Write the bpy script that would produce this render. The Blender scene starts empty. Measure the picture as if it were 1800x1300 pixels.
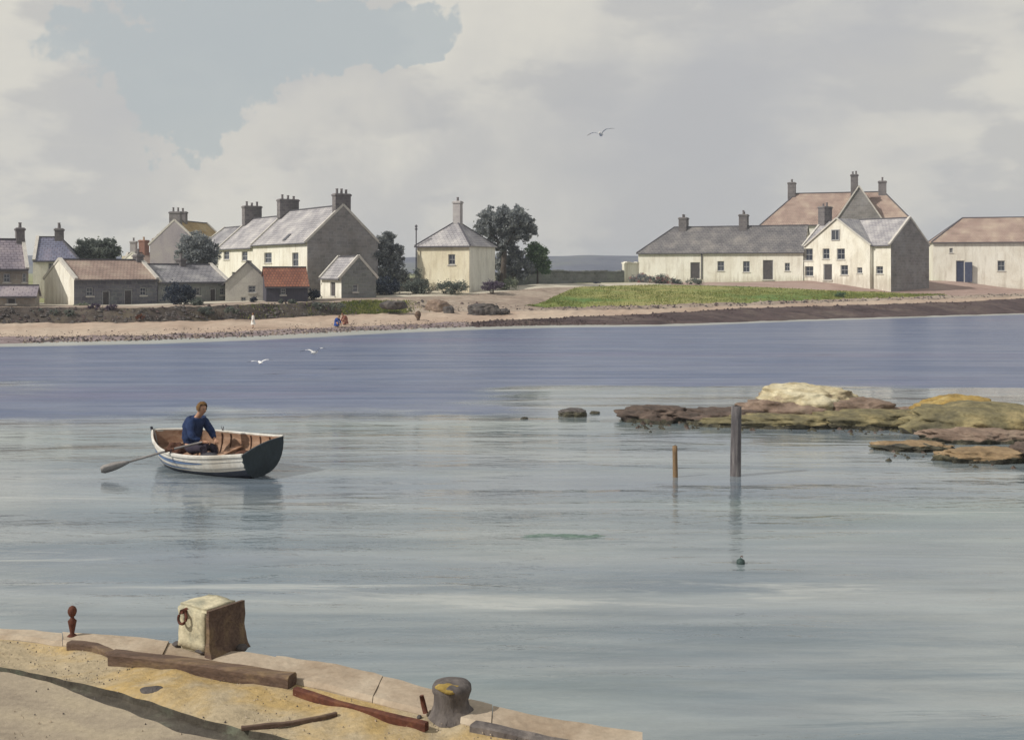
import bpy, bmesh, math, random
from mathutils import Vector, Matrix, noise
R = math.radians
rnd = random.Random(7)
scene = bpy.context.scene
COL = scene.collection

# ------------------------------------------------------------------ camera
H, F, HY = 4.2, 2000.0, 475.0          # eye height, focal length and horizon row of an 1800 px wide picture
cam_d = bpy.data.cameras.new('camera')
cam_d.sensor_width = 36.0
cam_d.lens = 36.0 * F / 1800.0
cam_d.shift_y = -(650.0 - HY) / 1800.0
cam_d.clip_start, cam_d.clip_end = 0.1, 5000.0
cam = bpy.data.objects.new('camera', cam_d)
cam.location = (0, 0, H)
cam.rotation_euler = (R(90), 0, 0)
COL.objects.link(cam)
scene.camera = cam

# ------------------------------------------------------------------ sky and sun
SUN_TO = Vector((-0.87, -0.36, 0)).normalized()
SUN_EL = R(40)
SUN_DIR = Vector((SUN_TO.x * math.cos(SUN_EL), SUN_TO.y * math.cos(SUN_EL), math.sin(SUN_EL)))
sun_d = bpy.data.lights.new('sun', 'SUN')
sun_d.energy = 3.7
sun_d.angle = R(0.8)
sun_d.color = (1.0, 0.945, 0.85)
sun = bpy.data.objects.new('sun', sun_d)
sun.rotation_euler = SUN_DIR.to_track_quat('Z', 'Y').to_euler()
sun.location = (-60, -30, 60)
COL.objects.link(sun)

world = bpy.data.worlds.new('World')
scene.world = world
world.use_nodes = True
wn, wl = world.node_tree.nodes, world.node_tree.links
wn.clear()

def wnode(t, **kw):
    n = wn.new(t)
    for k, v in kw.items():
        if k in n.inputs.keys():
            n.inputs[k].default_value = v
        else:
            setattr(n, k, v)
    return n
out = wnode('ShaderNodeOutputWorld')
bg = wnode('ShaderNodeBackground', Strength=0.1)
wl.new(bg.outputs[0], out.inputs[0])
sky = wnode('ShaderNodeTexSky')
sky.sky_type = 'NISHITA'
sky.sun_disc = False
sky.sun_elevation = SUN_EL
sky.sun_rotation = math.atan2(SUN_TO.x, SUN_TO.y)
sky.air_density, sky.dust_density = 1.0, 2.0
tc = wnode('ShaderNodeTexCoord')
# warp the view direction so that cloud edges wander
wz = wnode('ShaderNodeTexNoise', Scale=7.0, Detail=6.0, Roughness=0.6)
wl.new(tc.outputs['Generated'], wz.inputs['Vector'])
sub = wnode('ShaderNodeVectorMath', operation='SUBTRACT'); sub.inputs[1].default_value = (0.5, 0.5, 0.5)
wl.new(wz.outputs['Color'], sub.inputs[0])
scl = wnode('ShaderNodeVectorMath', operation='SCALE'); scl.inputs['Scale'].default_value = 0.30
wl.new(sub.outputs[0], scl.inputs[0])
add = wnode('ShaderNodeVectorMath', operation='ADD')
wl.new(tc.outputs['Generated'], add.inputs[0]); wl.new(scl.outputs[0], add.inputs[1])
mul = wnode('ShaderNodeVectorMath', operation='MULTIPLY'); mul.inputs[1].default_value = (1, 1, 1.9)
wl.new(add.outputs[0], mul.inputs[0])

def skydir(px, py):
    v = Vector(((px - 900) / F, 1, (HY - py) / F)).normalized()
    return (v.x, v.y, v.z * 1.9)

def blob(px, py, r0, r1):
    d = wnode('ShaderNodeVectorMath', operation='DISTANCE'); d.inputs[1].default_value = skydir(px, py)
    wl.new(mul.outputs[0], d.inputs[0])
    m = wnode('ShaderNodeMapRange', interpolation_type='SMOOTHSTEP')
    m.inputs['From Min'].default_value, m.inputs['From Max'].default_value = r0, r1
    m.inputs['To Min'].default_value, m.inputs['To Max'].default_value = 1, 0
    wl.new(d.outputs['Value'], m.inputs['Value'])
    return m.outputs[0]

def vmax(a, b):
    m = wnode('ShaderNodeMath', operation='MAXIMUM')
    wl.new(a, m.inputs[0]); wl.new(b, m.inputs[1])
    return m.outputs[0]

def noise_fac(scale, lo, hi, detail=6.0, sc=(1, 1, 2.4), off=(0, 0, 0)):
    mp = wnode('ShaderNodeMapping'); mp.inputs['Scale'].default_value = sc; mp.inputs['Location'].default_value = off
    wl.new(tc.outputs['Generated'], mp.inputs['Vector'])
    n = wnode('ShaderNodeTexNoise', Scale=scale, Detail=detail, Roughness=0.55)
    wl.new(mp.outputs[0], n.inputs['Vector'])
    m = wnode('ShaderNodeMapRange', interpolation_type='SMOOTHSTEP')
    m.inputs['From Min'].default_value, m.inputs['From Max'].default_value = lo, hi
    wl.new(n.outputs[0], m.inputs['Value'])
    return m.outputs[0]

def wmix(fac, a, b):
    m = wnode('ShaderNodeMix', data_type='RGBA')
    if isinstance(fac, float): m.inputs[0].default_value = fac
    else: wl.new(fac, m.inputs[0])
    for s, v in ((6, a), (7, b)):
        if isinstance(v, tuple): m.inputs[s].default_value = (*v, 1)
        else: wl.new(v, m.inputs[s])
    return m.outputs[2]
CREAM, GREY, LAV = (6.85, 6.65, 6.05), (5.55, 5.5, 5.3), (4.9, 4.97, 5.1)
cl = wmix(noise_fac(5.5, 0.455, 0.545, detail=10), CREAM, GREY)
cl = wmix(noise_fac(2.2, 0.42, 0.66, off=(3.1, 0.4, 1.7)), cl, LAV)
greyband = vmax(blob(1080, 330, 0.02, 0.27), blob(760, 330, 0.0, 0.17))
gm = wnode('ShaderNodeMath', operation='MULTIPLY'); gm.inputs[1].default_value = 0.7
wl.new(greyband, gm.inputs[0])
cl = wmix(gm.outputs[0], cl, (4.7, 4.75, 4.85))
cm = wnode('ShaderNodeMath', operation='MULTIPLY'); cm.inputs[1].default_value = 0.75
wl.new(blob(480, 225, 0.0, 0.15), cm.inputs[0])
cl = wmix(cm.outputs[0], cl, (6.6, 6.4, 5.85))
gap = vmax(vmax(blob(330, 110, 0.094, 0.108), blob(620, 50, 0.082, 0.094)), blob(720, 85, 0.046, 0.058))
gap2 = noise_fac(3.0, 0.62, 0.72, off=(7.7, 2.0, 0.3))
g2 = wnode('ShaderNodeMath', operation='MULTIPLY'); g2.inputs[1].default_value = 0.4
wl.new(gap2, g2.inputs[0])
gap = vmax(gap, g2.outputs[0])
gs = wnode('ShaderNodeMath', operation='MULTIPLY'); gs.inputs[1].default_value = 0.8
wl.new(gap, gs.inputs[0])
veil = wmix(0.13, (4.85, 5.25, 5.3), sky.outputs[0])       # thin veil over the blue
wl.new(wmix(gs.outputs[0], cl, veil), bg.inputs['Color'])

scene.view_settings.view_transform = 'Standard'
scene.view_settings.look = 'None'
scene.view_settings.exposure = 0.0
scene.view_settings.gamma = 1.0
scene.view_settings.use_curve_mapping = False
scene.cycles.max_bounces = 6
scene.cycles.diffuse_bounces = 3
scene.cycles.glossy_bounces = 3
scene.cycles.volume_bounces = 0
scene.cycles.use_denoising = True

# ------------------------------------------------------------------ helpers
def P(px, py, d):
    return Vector(((px - 900) / F * d, d, H - (py - HY) / F * d))

def PZ(px, py, z):
    d = (H - z) * F / (py - HY)
    return Vector(((px - 900) / F * d, d, z))

def XY(px, d):
    return Vector(((px - 900) / F * d, d))

def ZP(py, d):
    return H - (py - HY) / F * d

class MB:
    """collects polygons with metric UVs, then links them as ONE mesh object"""
    def __init__(s):
        s.v, s.f, s.m = [], [], []
    def poly(s, pts, m=0):
        i = len(s.v)
        s.v += [Vector(p) for p in pts]
        s.f.append(tuple(range(i, i + len(pts)))); s.m.append(m)
    def mesh(s, verts, faces, m=0):
        i = len(s.v)
        s.v += [Vector(p) for p in verts]
        for f in faces:
            s.f.append(tuple(i + k for k in f)); s.m.append(m)
    def box(s, lo, hi, mat=None, m=0, taper=0.0):
        (x0, y0, z0), (x1, y1, z1) = lo, hi
        t = taper
        vs = [(x0, y0, z0), (x1, y0, z0), (x1, y1, z0), (x0, y1, z0),
              (x0 + t, y0 + t, z1), (x1 - t, y0 + t, z1), (x1 - t, y1 - t, z1), (x0 + t, y1 - t, z1)]
        if mat is not None: vs = [mat @ Vector(v) for v in vs]
        s.mesh(vs, [(0, 3, 2, 1), (4, 5, 6, 7), (0, 1, 5, 4), (1, 2, 6, 5), (2, 3, 7, 6), (3, 0, 4, 7)], m)
    def beam(s, a, b, w, h, up=(0, 0, 1), m=0):
        a, b = Vector(a), Vector(b)
        d = (b - a); L = d.length; d.normalize()
        side = d.cross(Vector(up)).normalized(); u = side.cross(d)
        M = Matrix((d, side, u)).transposed().to_4x4(); M.translation = a
        s.box((0, -w / 2, -h / 2), (L, w / 2, h / 2), M, m)
    def tube(s, pts, radii, n=8, m=0, cap=True):
        pts = [Vector(p) for p in pts]
        rings = []
        i0 = len(s.v)
        for k, p in enumerate(pts):
            t = (pts[min(k + 1, len(pts) - 1)] - pts[max(k - 1, 0)]).normalized()
            ref = Vector((0, 0, 1)) if abs(t.z) < 0.9 else Vector((1, 0, 0))
            a = t.cross(ref).normalized(); b = t.cross(a)
            for j in range(n):
                an = 2 * math.pi * j / n
                s.v.append(p + (a * math.cos(an) + b * math.sin(an)) * radii[k])
        for k in range(len(pts) - 1):
            for j in range(n):
                j2 = (j + 1) % n
                s.f.append((i0 + k * n + j, i0 + k * n + j2, i0 + (k + 1) * n + j2, i0 + (k + 1) * n + j)); s.m.append(m)
        if cap:
            s.f.append(tuple(i0 + j for j in range(n))); s.m.append(m)
            s.f.append(tuple(i0 + (len(pts) - 1) * n + j for j in reversed(range(n)))); s.m.append(m)
    def lathe(s, prof, n=16, at=(0, 0, 0), m=0):
        at = Vector(at); i0 = len(s.v)
        for r, z in prof:
            for j in range(n):
                an = 2 * math.pi * j / n
                s.v.append(at + Vector((r * math.cos(an), r * math.sin(an), z)))
        for k in range(len(prof) - 1):
            for j in range(n):
                j2 = (j + 1) % n
                s.f.append((i0 + k * n + j, i0 + k * n + j2, i0 + (k + 1) * n + j2, i0 + (k + 1) * n + j)); s.m.append(m)
        s.f.append(tuple(i0 + (len(prof) - 1) * n + j for j in range(n))); s.m.append(m)
        s.f.append(tuple(i0 + j for j in reversed(range(n)))); s.m.append(m)
    def build(s, name, mats, parent=None, smooth=False, normals=False, bevel=0.0):
        me = bpy.data.meshes.new(name)
        me.from_pydata([tuple(v) for v in s.v], [], s.f)
        for mt in (mats if isinstance(mats, (list, tuple)) else [mats]): me.materials.append(mt)
        me.polygons.foreach_set('material_index', s.m)
        if normals or bevel:
            bm = bmesh.new(); bm.from_mesh(me)
            bmesh.ops.remove_doubles(bm, verts=bm.verts, dist=1e-4)
            bmesh.ops.recalc_face_normals(bm, faces=bm.faces)
            if bevel:
                bmesh.ops.bevel(bm, geom=[e for e in bm.edges], offset=bevel, segments=2, affect='EDGES', clamp_overlap=True)
            bm.to_mesh(me); bm.free()
        if smooth: me.polygons.foreach_set('use_smooth', [True] * len(me.polygons))
        uvl = me.uv_layers.new(name='UVMap')
        Z = Vector((0, 0, 1))
        for p in me.polygons:
            n = p.normal
            u = Z.cross(n)
            u = Vector((1, 0, 0)) if u.length < 0.05 else u.normalized()
            w = n.cross(u)
            for li in p.loop_indices:
                co = me.vertices[me.loops[li].vertex_index].co
                uvl.data[li].uv = (co.dot(u), co.dot(w))
        me.update()
        o = bpy.data.objects.new(name, me)
        COL.objects.link(o)
        if parent is not None: o.parent = parent
        return o

def tag(o, label=None, cat=None, group=None, kind=None):
    if label: o['label'] = label
    if cat: o['category'] = cat
    if group: o['group'] = group
    if kind: o['kind'] = kind
    return o

def empty(name, loc, rz=0.0, label=None, cat=None, group=None):
    o = bpy.data.objects.new(name, None)
    o.location = loc; o.rotation_euler = (0, 0, rz)
    o.empty_display_size = 0.3
    COL.objects.link(o)
    return tag(o, label, cat, group)

# ------------------------------------------------------------------ materials
def newmat(name):
    m = bpy.data.materials.new(name); m.use_nodes = True
    nt = m.node_tree
    return m, nt, nt.nodes, nt.links, nt.nodes['Principled BSDF']

def ramp(n, stops, interp='LINEAR'):
    r = n.new('ShaderNodeValToRGB'); r.color_ramp.interpolation = interp
    els = r.color_ramp.elements
    while len(els) < len(stops): els.new(0.5)
    for e, (p, c) in zip(els, stops):
        e.position = p; e.color = (*c, 1)
    return r

def wash(name, cols, scale=1.0, rough=0.85, bump=0.25, bscale=12.0, stretch=(1, 1, 1), fine=0.22, spec=0.25, coord='Object', dist=0.03, spread=(0.32, 0.68), stain=None):
    """uneven colour: a broad noise picks between the colours, a fine one breaks it up, a third roughens it"""
    m, nt, n, l, b = newmat(name)
    t = n.new('ShaderNodeTexCoord'); mp = n.new('ShaderNodeMapping'); mp.inputs['Scale'].default_value = stretch
    l.new(t.outputs[coord], mp.inputs['Vector'])
    n1 = n.new('ShaderNodeTexNoise'); n1.inputs['Scale'].default_value = scale; n1.inputs['Detail'].default_value = 8; n1.inputs['Roughness'].default_value = 0.62
    n1.inputs['Distortion'].default_value = 0.6
    l.new(mp.outputs[0], n1.inputs['Vector'])
    k = len(cols)
    st = [(spread[0] + (spread[1] - spread[0]) * i / max(1, k - 1), c) for i, c in enumerate(cols)]
    r = ramp(n, st); l.new(n1.outputs[0], r.inputs[0])
    n2 = n.new('ShaderNodeTexNoise'); n2.inputs['Scale'].default_value = bscale; n2.inputs['Detail'].default_value = 6; n2.inputs['Roughness'].default_value = 0.7
    l.new(mp.outputs[0], n2.inputs['Vector'])
    mr = n.new('ShaderNodeMapRange'); mr.inputs['From Min'].default_value = 0.3; mr.inputs['From Max'].default_value = 0.7
    mr.inputs['To Min'].default_value = 1 - fine; mr.inputs['To Max'].default_value = 1 + fine
    l.new(n2.outputs[0], mr.inputs['Value'])
    mx = n.new('ShaderNodeVectorMath'); mx.operation = 'SCALE'
    l.new(r.outputs[0], mx.inputs[0]); l.new(mr.outputs[0], mx.inputs['Scale'])
    colo = mx.outputs[0]
    if stain:                      # rain streaks and patched limewash
        m3 = n.new('ShaderNodeMapping'); m3.inputs['Scale'].default_value = (1.6, 1.6, 0.22); l.new(t.outputs[coord], m3.inputs['Vector'])
        n3 = n.new('ShaderNodeTexNoise'); n3.inputs['Scale'].default_value = 1.5; n3.inputs['Detail'].default_value = 7; n3.inputs['Roughness'].default_value = 0.7
        l.new(m3.outputs[0], n3.inputs['Vector'])
        m4 = n.new('ShaderNodeMapRange'); m4.inputs['From Min'].default_value = 0.50; m4.inputs['From Max'].default_value = 0.74; m4.inputs['To Max'].default_value = 0.75
        # damp rises from the ground in an uneven band
        sz = n.new('ShaderNodeSeparateXYZ'); l.new(t.outputs[coord], sz.inputs[0])
        m5 = n.new('ShaderNodeMapRange'); m5.inputs['From Min'].default_value = 0.0; m5.inputs['From Max'].default_value = 0.9
        m5.inputs['To Min'].default_value = 0.20; m5.inputs['To Max'].default_value = 0.0
        l.new(sz.outputs[2], m5.inputs['Value'])
        a5 = n.new('ShaderNodeMath'); a5.operation = 'ADD'; l.new(n3.outputs[0], a5.inputs[0]); l.new(m5.outputs[0], a5.inputs[1])
        l.new(a5.outputs[0], m4.inputs['Value'])
        x3 = n.new('ShaderNodeMix'); x3.data_type = 'RGBA'; x3.inputs[7].default_value = (*stain, 1)
        l.new(m4.outputs[0], x3.inputs[0]); l.new(colo, x3.inputs[6]); colo = x3.outputs[2]
    l.new(colo, b.inputs['Base Color'])
    b.inputs['Roughness'].default_value = rough; b.inputs['Specular IOR Level'].default_value = spec
    bp = n.new('ShaderNodeBump'); bp.inputs['Strength'].default_value = bump; bp.inputs['Distance'].default_value = dist
    l.new(n2.outputs[0], bp.inputs['Height']); l.new(bp.outputs[0], b.inputs['Normal'])
    return m

def courses(name, c1, c2, mortar, bw=0.32, bh=0.22, mort=0.02, rough=0.7, bump=0.5, moss=None, mossfac=0.5, big=None, irregular=0.0):
    """slates, tiles or stones in courses laid along the metric UVs"""
    m, nt, n, l, b = newmat(name)
    t = n.new('ShaderNodeTexCoord')
    vec = t.outputs['UV']
    if irregular:
        nz = n.new('ShaderNodeTexNoise'); nz.inputs['Scale'].default_value = 1.7; nz.inputs['Detail'].default_value = 3
        l.new(vec, nz.inputs['Vector'])
        sc = n.new('ShaderNodeVectorMath'); sc.operation = 'SCALE'; sc.inputs['Scale'].default_value = irregular
        l.new(nz.outputs['Color'], sc.inputs[0])
        ad = n.new('ShaderNodeVectorMath'); ad.operation = 'ADD'
        l.new(vec, ad.inputs[0]); l.new(sc.outputs[0], ad.inputs[1]); vec = ad.outputs[0]
    bt = n.new('ShaderNodeTexBrick')
    bt.inputs['Color1'].default_value = (*c1, 1); bt.inputs['Color2'].default_value = (*c2, 1); bt.inputs['Mortar'].default_value = (*mortar, 1)
    bt.inputs['Scale'].default_value = 1.0; bt.inputs['Mortar Size'].default_value = mort; bt.inputs['Mortar Smooth'].default_value = 0.3
    bt.inputs['Brick Width'].default_value = bw; bt.inputs['Row Height'].default_value = bh; bt.inputs['Bias'].default_value = -0.1
    l.new(vec, bt.inputs['Vector'])
    col = bt.outputs['Color']
    n1 = n.new('ShaderNodeTexNoise'); n1.inputs['Scale'].default_value = 0.55; n1.inputs['Detail'].default_value = 8; n1.inputs['Roughness'].default_value = 0.65
    l.new(t.outputs['Object'], n1.inputs['Vector'])
    if moss:
        mr = n.new('ShaderNodeMapRange'); mr.inputs['From Min'].default_value = 0.45; mr.inputs['From Max'].default_value = 0.72
        mr.inputs['To Max'].default_value = mossfac
        l.new(n1.outputs[0], mr.inputs['Value'])
        mx = n.new('ShaderNodeMix'); mx.data_type = 'RGBA'; mx.inputs[7].default_value = (*moss, 1)
        l.new(mr.outputs[0], mx.inputs[0]); l.new(col, mx.inputs[6]); col = mx.outputs[2]
    mr2 = n.new('ShaderNodeMapRange'); mr2.inputs['From Min'].default_value = 0.3; mr2.inputs['From Max'].default_value = 0.7
    mr2.inputs['To Min'].default_value = 0.68; mr2.inputs['To Max'].default_value = 1.30
    l.new(n1.outputs[0], mr2.inputs['Value'])
    sc2 = n.new('ShaderNodeVectorMath'); sc2.operation = 'SCALE'
    l.new(col, sc2.inputs[0]); l.new(mr2.outputs[0], sc2.inputs['Scale'])
    l.new(sc2.outputs[0], b.inputs['Base Color'])
    b.inputs['Roughness'].default_value = rough; b.inputs['Specular IOR Level'].default_value = 0.3
    bp = n.new('ShaderNodeBump'); bp.inputs['Strength'].default_value = bump; bp.inputs['Distance'].default_value = 0.03; bp.invert = True
    l.new(bt.outputs['Fac'], bp.inputs['Height']); l.new(bp.outputs[0], b.inputs['Normal'])
    return m

def leafmat(name, dark, mid, light, rough=0.75):
    m, nt, n, l, b = newmat(name)
    g = n.new('ShaderNodeNewGeometry')
    t = n.new('ShaderNodeTexCoord')
    n1 = n.new('ShaderNodeTexNoise'); n1.inputs['Scale'].default_value = 1.1; n1.inputs['Detail'].default_value = 3
    l.new(t.outputs['Object'], n1.inputs['Vector'])
    a = n.new('ShaderNodeMath'); a.operation = 'MULTIPLY_ADD'; a.inputs[1].default_value = 0.55; a.inputs[2].default_value = -0.27
    l.new(g.outputs['Random Per Island'], a.inputs[0])
    s = n.new('ShaderNodeMath'); s.operation = 'ADD'
    l.new(a.outputs[0], s.inputs[0]); l.new(n1.outputs[0], s.inputs[1])
    r = ramp(n, [(0.25, dark), (0.52, mid), (0.8, light)])
    l.new(s.outputs[0], r.inputs[0]); l.new(r.outputs[0], b.inputs['Base Color'])
    b.inputs['Roughness'].default_value = rough; b.inputs['Specular IOR Level'].default_value = 0.25
    tr = n.new('ShaderNodeBsdfTranslucent'); l.new(r.outputs[0], tr.inputs['Color'])
    ms = n.new('ShaderNodeMixShader'); ms.inputs[0].default_value = 0.45
    l.new(b.outputs[0], ms.inputs[1]); l.new(tr.outputs[0], ms.inputs[2])
    l.new(ms.outputs[0], n['Material Output'].inputs['Surface'])
    return m

def plain(name, c, rough=0.6, spec=0.4, metal=0.0):
    m, nt, n, l, b = newmat(name)
    b.inputs['Base Color'].default_value = (*c, 1); b.inputs['Roughness'].default_value = rough
    b.inputs['Specular IOR Level'].default_value = spec; b.inputs['Metallic'].default_value = metal
    return m

M = {}
M['cream'] = wash('limewash_cream', [(0.66, 0.62, 0.53), (0.76, 0.73, 0.645), (0.81, 0.79, 0.715)], 0.7, 0.9, 0.3, 9, (1, 1, 0.6), 0.10, stain=(0.45, 0.40, 0.33))
M['yellow'] = wash('limewash_yellow', [(0.60, 0.54, 0.39), (0.72, 0.66, 0.50), (0.77, 0.72, 0.57)], 0.7, 0.9, 0.3, 9, (1, 1, 0.6), 0.10, stain=(0.46, 0.38, 0.28))
M['white'] = wash('limewash_white', [(0.62, 0.60, 0.53), (0.74, 0.72, 0.64), (0.80, 0.78, 0.71)], 0.7, 0.9, 0.3, 9, (1, 1, 0.6), 0.10, stain=(0.44, 0.42, 0.38))
M['greywall'] = wash('harling_grey', [(0.30, 0.29, 0.27), (0.42, 0.40, 0.37), (0.50, 0.48, 0.43)], 0.6, 0.95, 0.4, 10, (1, 1, 0.6), 0.15)
M['purplewall'] = wash('harling_lavender', [(0.24, 0.22, 0.25), (0.32, 0.29, 0.31), (0.36, 0.33, 0.33)], 0.6, 0.95, 0.4, 10, (1, 1, 0.6), 0.15)
M['brownwall'] = courses('rubble_brown', (0.30, 0.26, 0.22), (0.23, 0.20, 0.18), (0.30, 0.28, 0.25), 0.55, 0.3, 0.03, 0.95, 0.6, irregular=0.35)
M['stone'] = courses('rubble_grey', (0.23, 0.235, 0.24), (0.16, 0.165, 0.165), (0.25, 0.25, 0.24), 0.5, 0.3, 0.03, 0.95, 0.7, (0.12, 0.15, 0.10), 0.5, irregular=0.35)
M['shadestone'] = courses('rubble_dark_shade', (0.165, 0.16, 0.19), (0.10, 0.10, 0.13), (0.20, 0.19, 0.20), 0.5, 0.3, 0.03, 0.95, 0.7, (0.12, 0.15, 0.11), 0.4, irregular=0.35)  # dark violet rubble; the shade of the cottage front is in this colour
M['shadegable'] = courses('rubble_gable_shade', (0.27, 0.25, 0.24), (0.20, 0.19, 0.19), (0.28, 0.27, 0.26), 0.55, 0.3, 0.03, 0.95, 0.6, (0.22, 0.22, 0.24), 0.5, irregular=0.35)  # dark rubble with the shade of the gables put into its colour
M['slate'] = courses('slate_grey', (0.31, 0.30, 0.32), (0.24, 0.235, 0.26), (0.13, 0.13, 0.15), 0.42, 0.3, 0.03, 0.75, 0.8, (0.36, 0.35, 0.33), 0.6)
M['slatelight'] = courses('slate_pale', (0.40, 0.385, 0.40), (0.32, 0.31, 0.335), (0.19, 0.18, 0.2), 0.42, 0.3, 0.03, 0.75, 0.8, (0.44, 0.42, 0.39), 0.6)
M['slatedark'] = courses('slate_dark', (0.19, 0.18, 0.185), (0.14, 0.135, 0.145), (0.08, 0.08, 0.09), 0.42, 0.3, 0.03, 0.75, 0.8, (0.24, 0.22, 0.19), 0.6)
M['slatepurple'] = courses('slate_purple', (0.28, 0.245, 0.28), (0.22, 0.195, 0.235), (0.13, 0.11, 0.14), 0.42, 0.3, 0.03, 0.75, 0.8, (0.30, 0.26, 0.25), 0.6)
M['slateblue'] = courses('slate_blue', (0.20, 0.21, 0.29), (0.15, 0.16, 0.24), (0.09, 0.09, 0.13), 0.42, 0.3, 0.03, 0.75, 0.8, (0.28, 0.23, 0.25), 0.7)
M['pinkroof'] = courses('tile_pinkish', (0.40, 0.29, 0.245), (0.34, 0.25, 0.215), (0.20, 0.15, 0.13), 0.28, 0.3, 0.025, 0.85, 0.6, (0.36, 0.31, 0.24), 0.7)
M['redroof'] = courses('pantile_red', (0.29, 0.115, 0.07), (0.21, 0.085, 0.06), (0.11, 0.05, 0.04), 0.24, 0.32, 0.03, 0.85, 0.8, (0.24, 0.14, 0.09), 0.6)
M['ochreroof'] = courses('tile_ochre', (0.46, 0.32, 0.14), (0.37, 0.26, 0.12), (0.2, 0.14, 0.07), 0.28, 0.3, 0.025, 0.85, 0.6, (0.32, 0.29, 0.2), 0.6)
M['skew'] = wash('skew_stone', [(0.45, 0.43, 0.40), (0.60, 0.57, 0.52)], 2.0, 0.9, 0.3, 15)
M['chim'] = courses('chimney_stone', (0.17, 0.155, 0.16), (0.12, 0.11, 0.12), (0.2, 0.19, 0.18), 0.4, 0.25, 0.02, 0.95, 0.6, irregular=0.2)
M['chimpale'] = wash('chimney_render', [(0.33, 0.31, 0.32), (0.45, 0.43, 0.42)], 1.4, 0.9, 0.3, 12)
M['chimred'] = courses('chimney_brick', (0.33, 0.13, 0.085), (0.24, 0.10, 0.07), (0.25, 0.2, 0.17), 0.22, 0.075, 0.012, 0.95, 0.5)
M['pot'] = wash('clay_pot', [(0.36, 0.22, 0.13), (0.42, 0.30, 0.2)], 4, 0.8, 0.2, 20)
M['potgrey'] = wash('clay_pot_sooty', [(0.13, 0.12, 0.125), (0.21, 0.19, 0.19)], 4, 0.85, 0.2, 20)
M['glass'] = plain('window_glass', (0.035, 0.04, 0.055), 0.06, 0.9)
M['frame'] = wash('painted_sash', [(0.28, 0.28, 0.3), (0.42, 0.42, 0.42)], 6, 0.6, 0.1, 30)
M['doorgrey'] = wash('painted_door', [(0.06, 0.055, 0.06), (0.10, 0.09, 0.09)], 4, 0.7, 0.2, 25)
M['doorblue'] = wash('painted_door_blue', [(0.035, 0.045, 0.085), (0.06, 0.07, 0.115)], 4, 0.7, 0.2, 25)
M['gutter'] = wash('cast_iron', [(0.07, 0.07, 0.085), (0.12, 0.115, 0.13)], 5, 0.6, 0.15, 30)
M['tarboard'] = wash('tarred_boards', [(0.045, 0.045, 0.065), (0.085, 0.08, 0.10)], 3, 0.8, 0.4, 18, (6, 6, 0.6))

M['sand'] = wash('beach_sand', [(0.33, 0.245, 0.19), (0.40, 0.31, 0.245), (0.45, 0.37, 0.295)], 0.18, 0.95, 0.5, 1.6, (1, 0.5, 1), 0.16, dist=0.08)
M['damp'] = wash('damp_sand_and_weed', [(0.12, 0.095, 0.10), (0.20, 0.155, 0.16), (0.30, 0.245, 0.245)], 0.3, 0.8, 0.6, 2.2, (0.5, 1.6, 1), 0.3, dist=0.1)
M['weedrock'] = wash('wrack_shingle', [(0.045, 0.03, 0.033), (0.085, 0.06, 0.06), (0.14, 0.11, 0.095)], 0.35, 0.85, 0.8, 2.6, (0.5, 1.6, 1), 0.4, dist=0.2)
M['bankdark'] = wash('earth_bank', [(0.045, 0.038, 0.036), (0.08, 0.066, 0.058), (0.125, 0.105, 0.075)], 0.4, 0.95, 0.8, 2.2, (0.6, 1, 1.6), 0.35, dist=0.15)
M['bankgrass'] = wash('bank_grass', [(0.10, 0.09, 0.05), (0.20, 0.20, 0.06), (0.27, 0.27, 0.09)], 0.5, 0.95, 0.8, 3, (0.6, 1, 1.6), 0.3, dist=0.12)
M['banksand'] = wash('shingle_bank', [(0.20, 0.155, 0.13), (0.31, 0.25, 0.205), (0.37, 0.315, 0.26)], 0.3, 0.95, 0.7, 2.4, (0.6, 1, 1.6), 0.28, dist=0.12)
M['lawn'] = wash('shore_turf', [(0.075, 0.16, 0.045), (0.17, 0.21, 0.06), (0.28, 0.265, 0.10), (0.33, 0.28, 0.15)], 0.13, 0.95, 0.8, 2.0, (0.45, 1.1, 1), 0.32, dist=0.1)
M['track'] = wash('pale_track', [(0.38, 0.34, 0.28), (0.50, 0.46, 0.38), (0.56, 0.53, 0.45)], 0.25, 0.95, 0.5, 2, (0.6, 1, 1), 0.15)
M['pinkbank'] = wash('earth_terrace', [(0.27, 0.19, 0.165), (0.33, 0.24, 0.21), (0.37, 0.285, 0.245)], 0.22, 0.95, 0.5, 2, (0.6, 1, 1), 0.15)
M['field'] = wash('rough_pasture', [(0.15, 0.17, 0.08), (0.22, 0.23, 0.11), (0.27, 0.27, 0.15)], 0.05, 0.95, 0.4, 0.6, (1, 0.6, 1), 0.2)
M['hill'] = wash('haze_blue_hill', [(0.06, 0.07, 0.11), (0.10, 0.11, 0.15), (0.14, 0.15, 0.14)], 0.02, 0.95, 0.2, 0.2, (1, 1, 1), 0.2)  # bluish: distance haze is put into the hill colour as well

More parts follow.
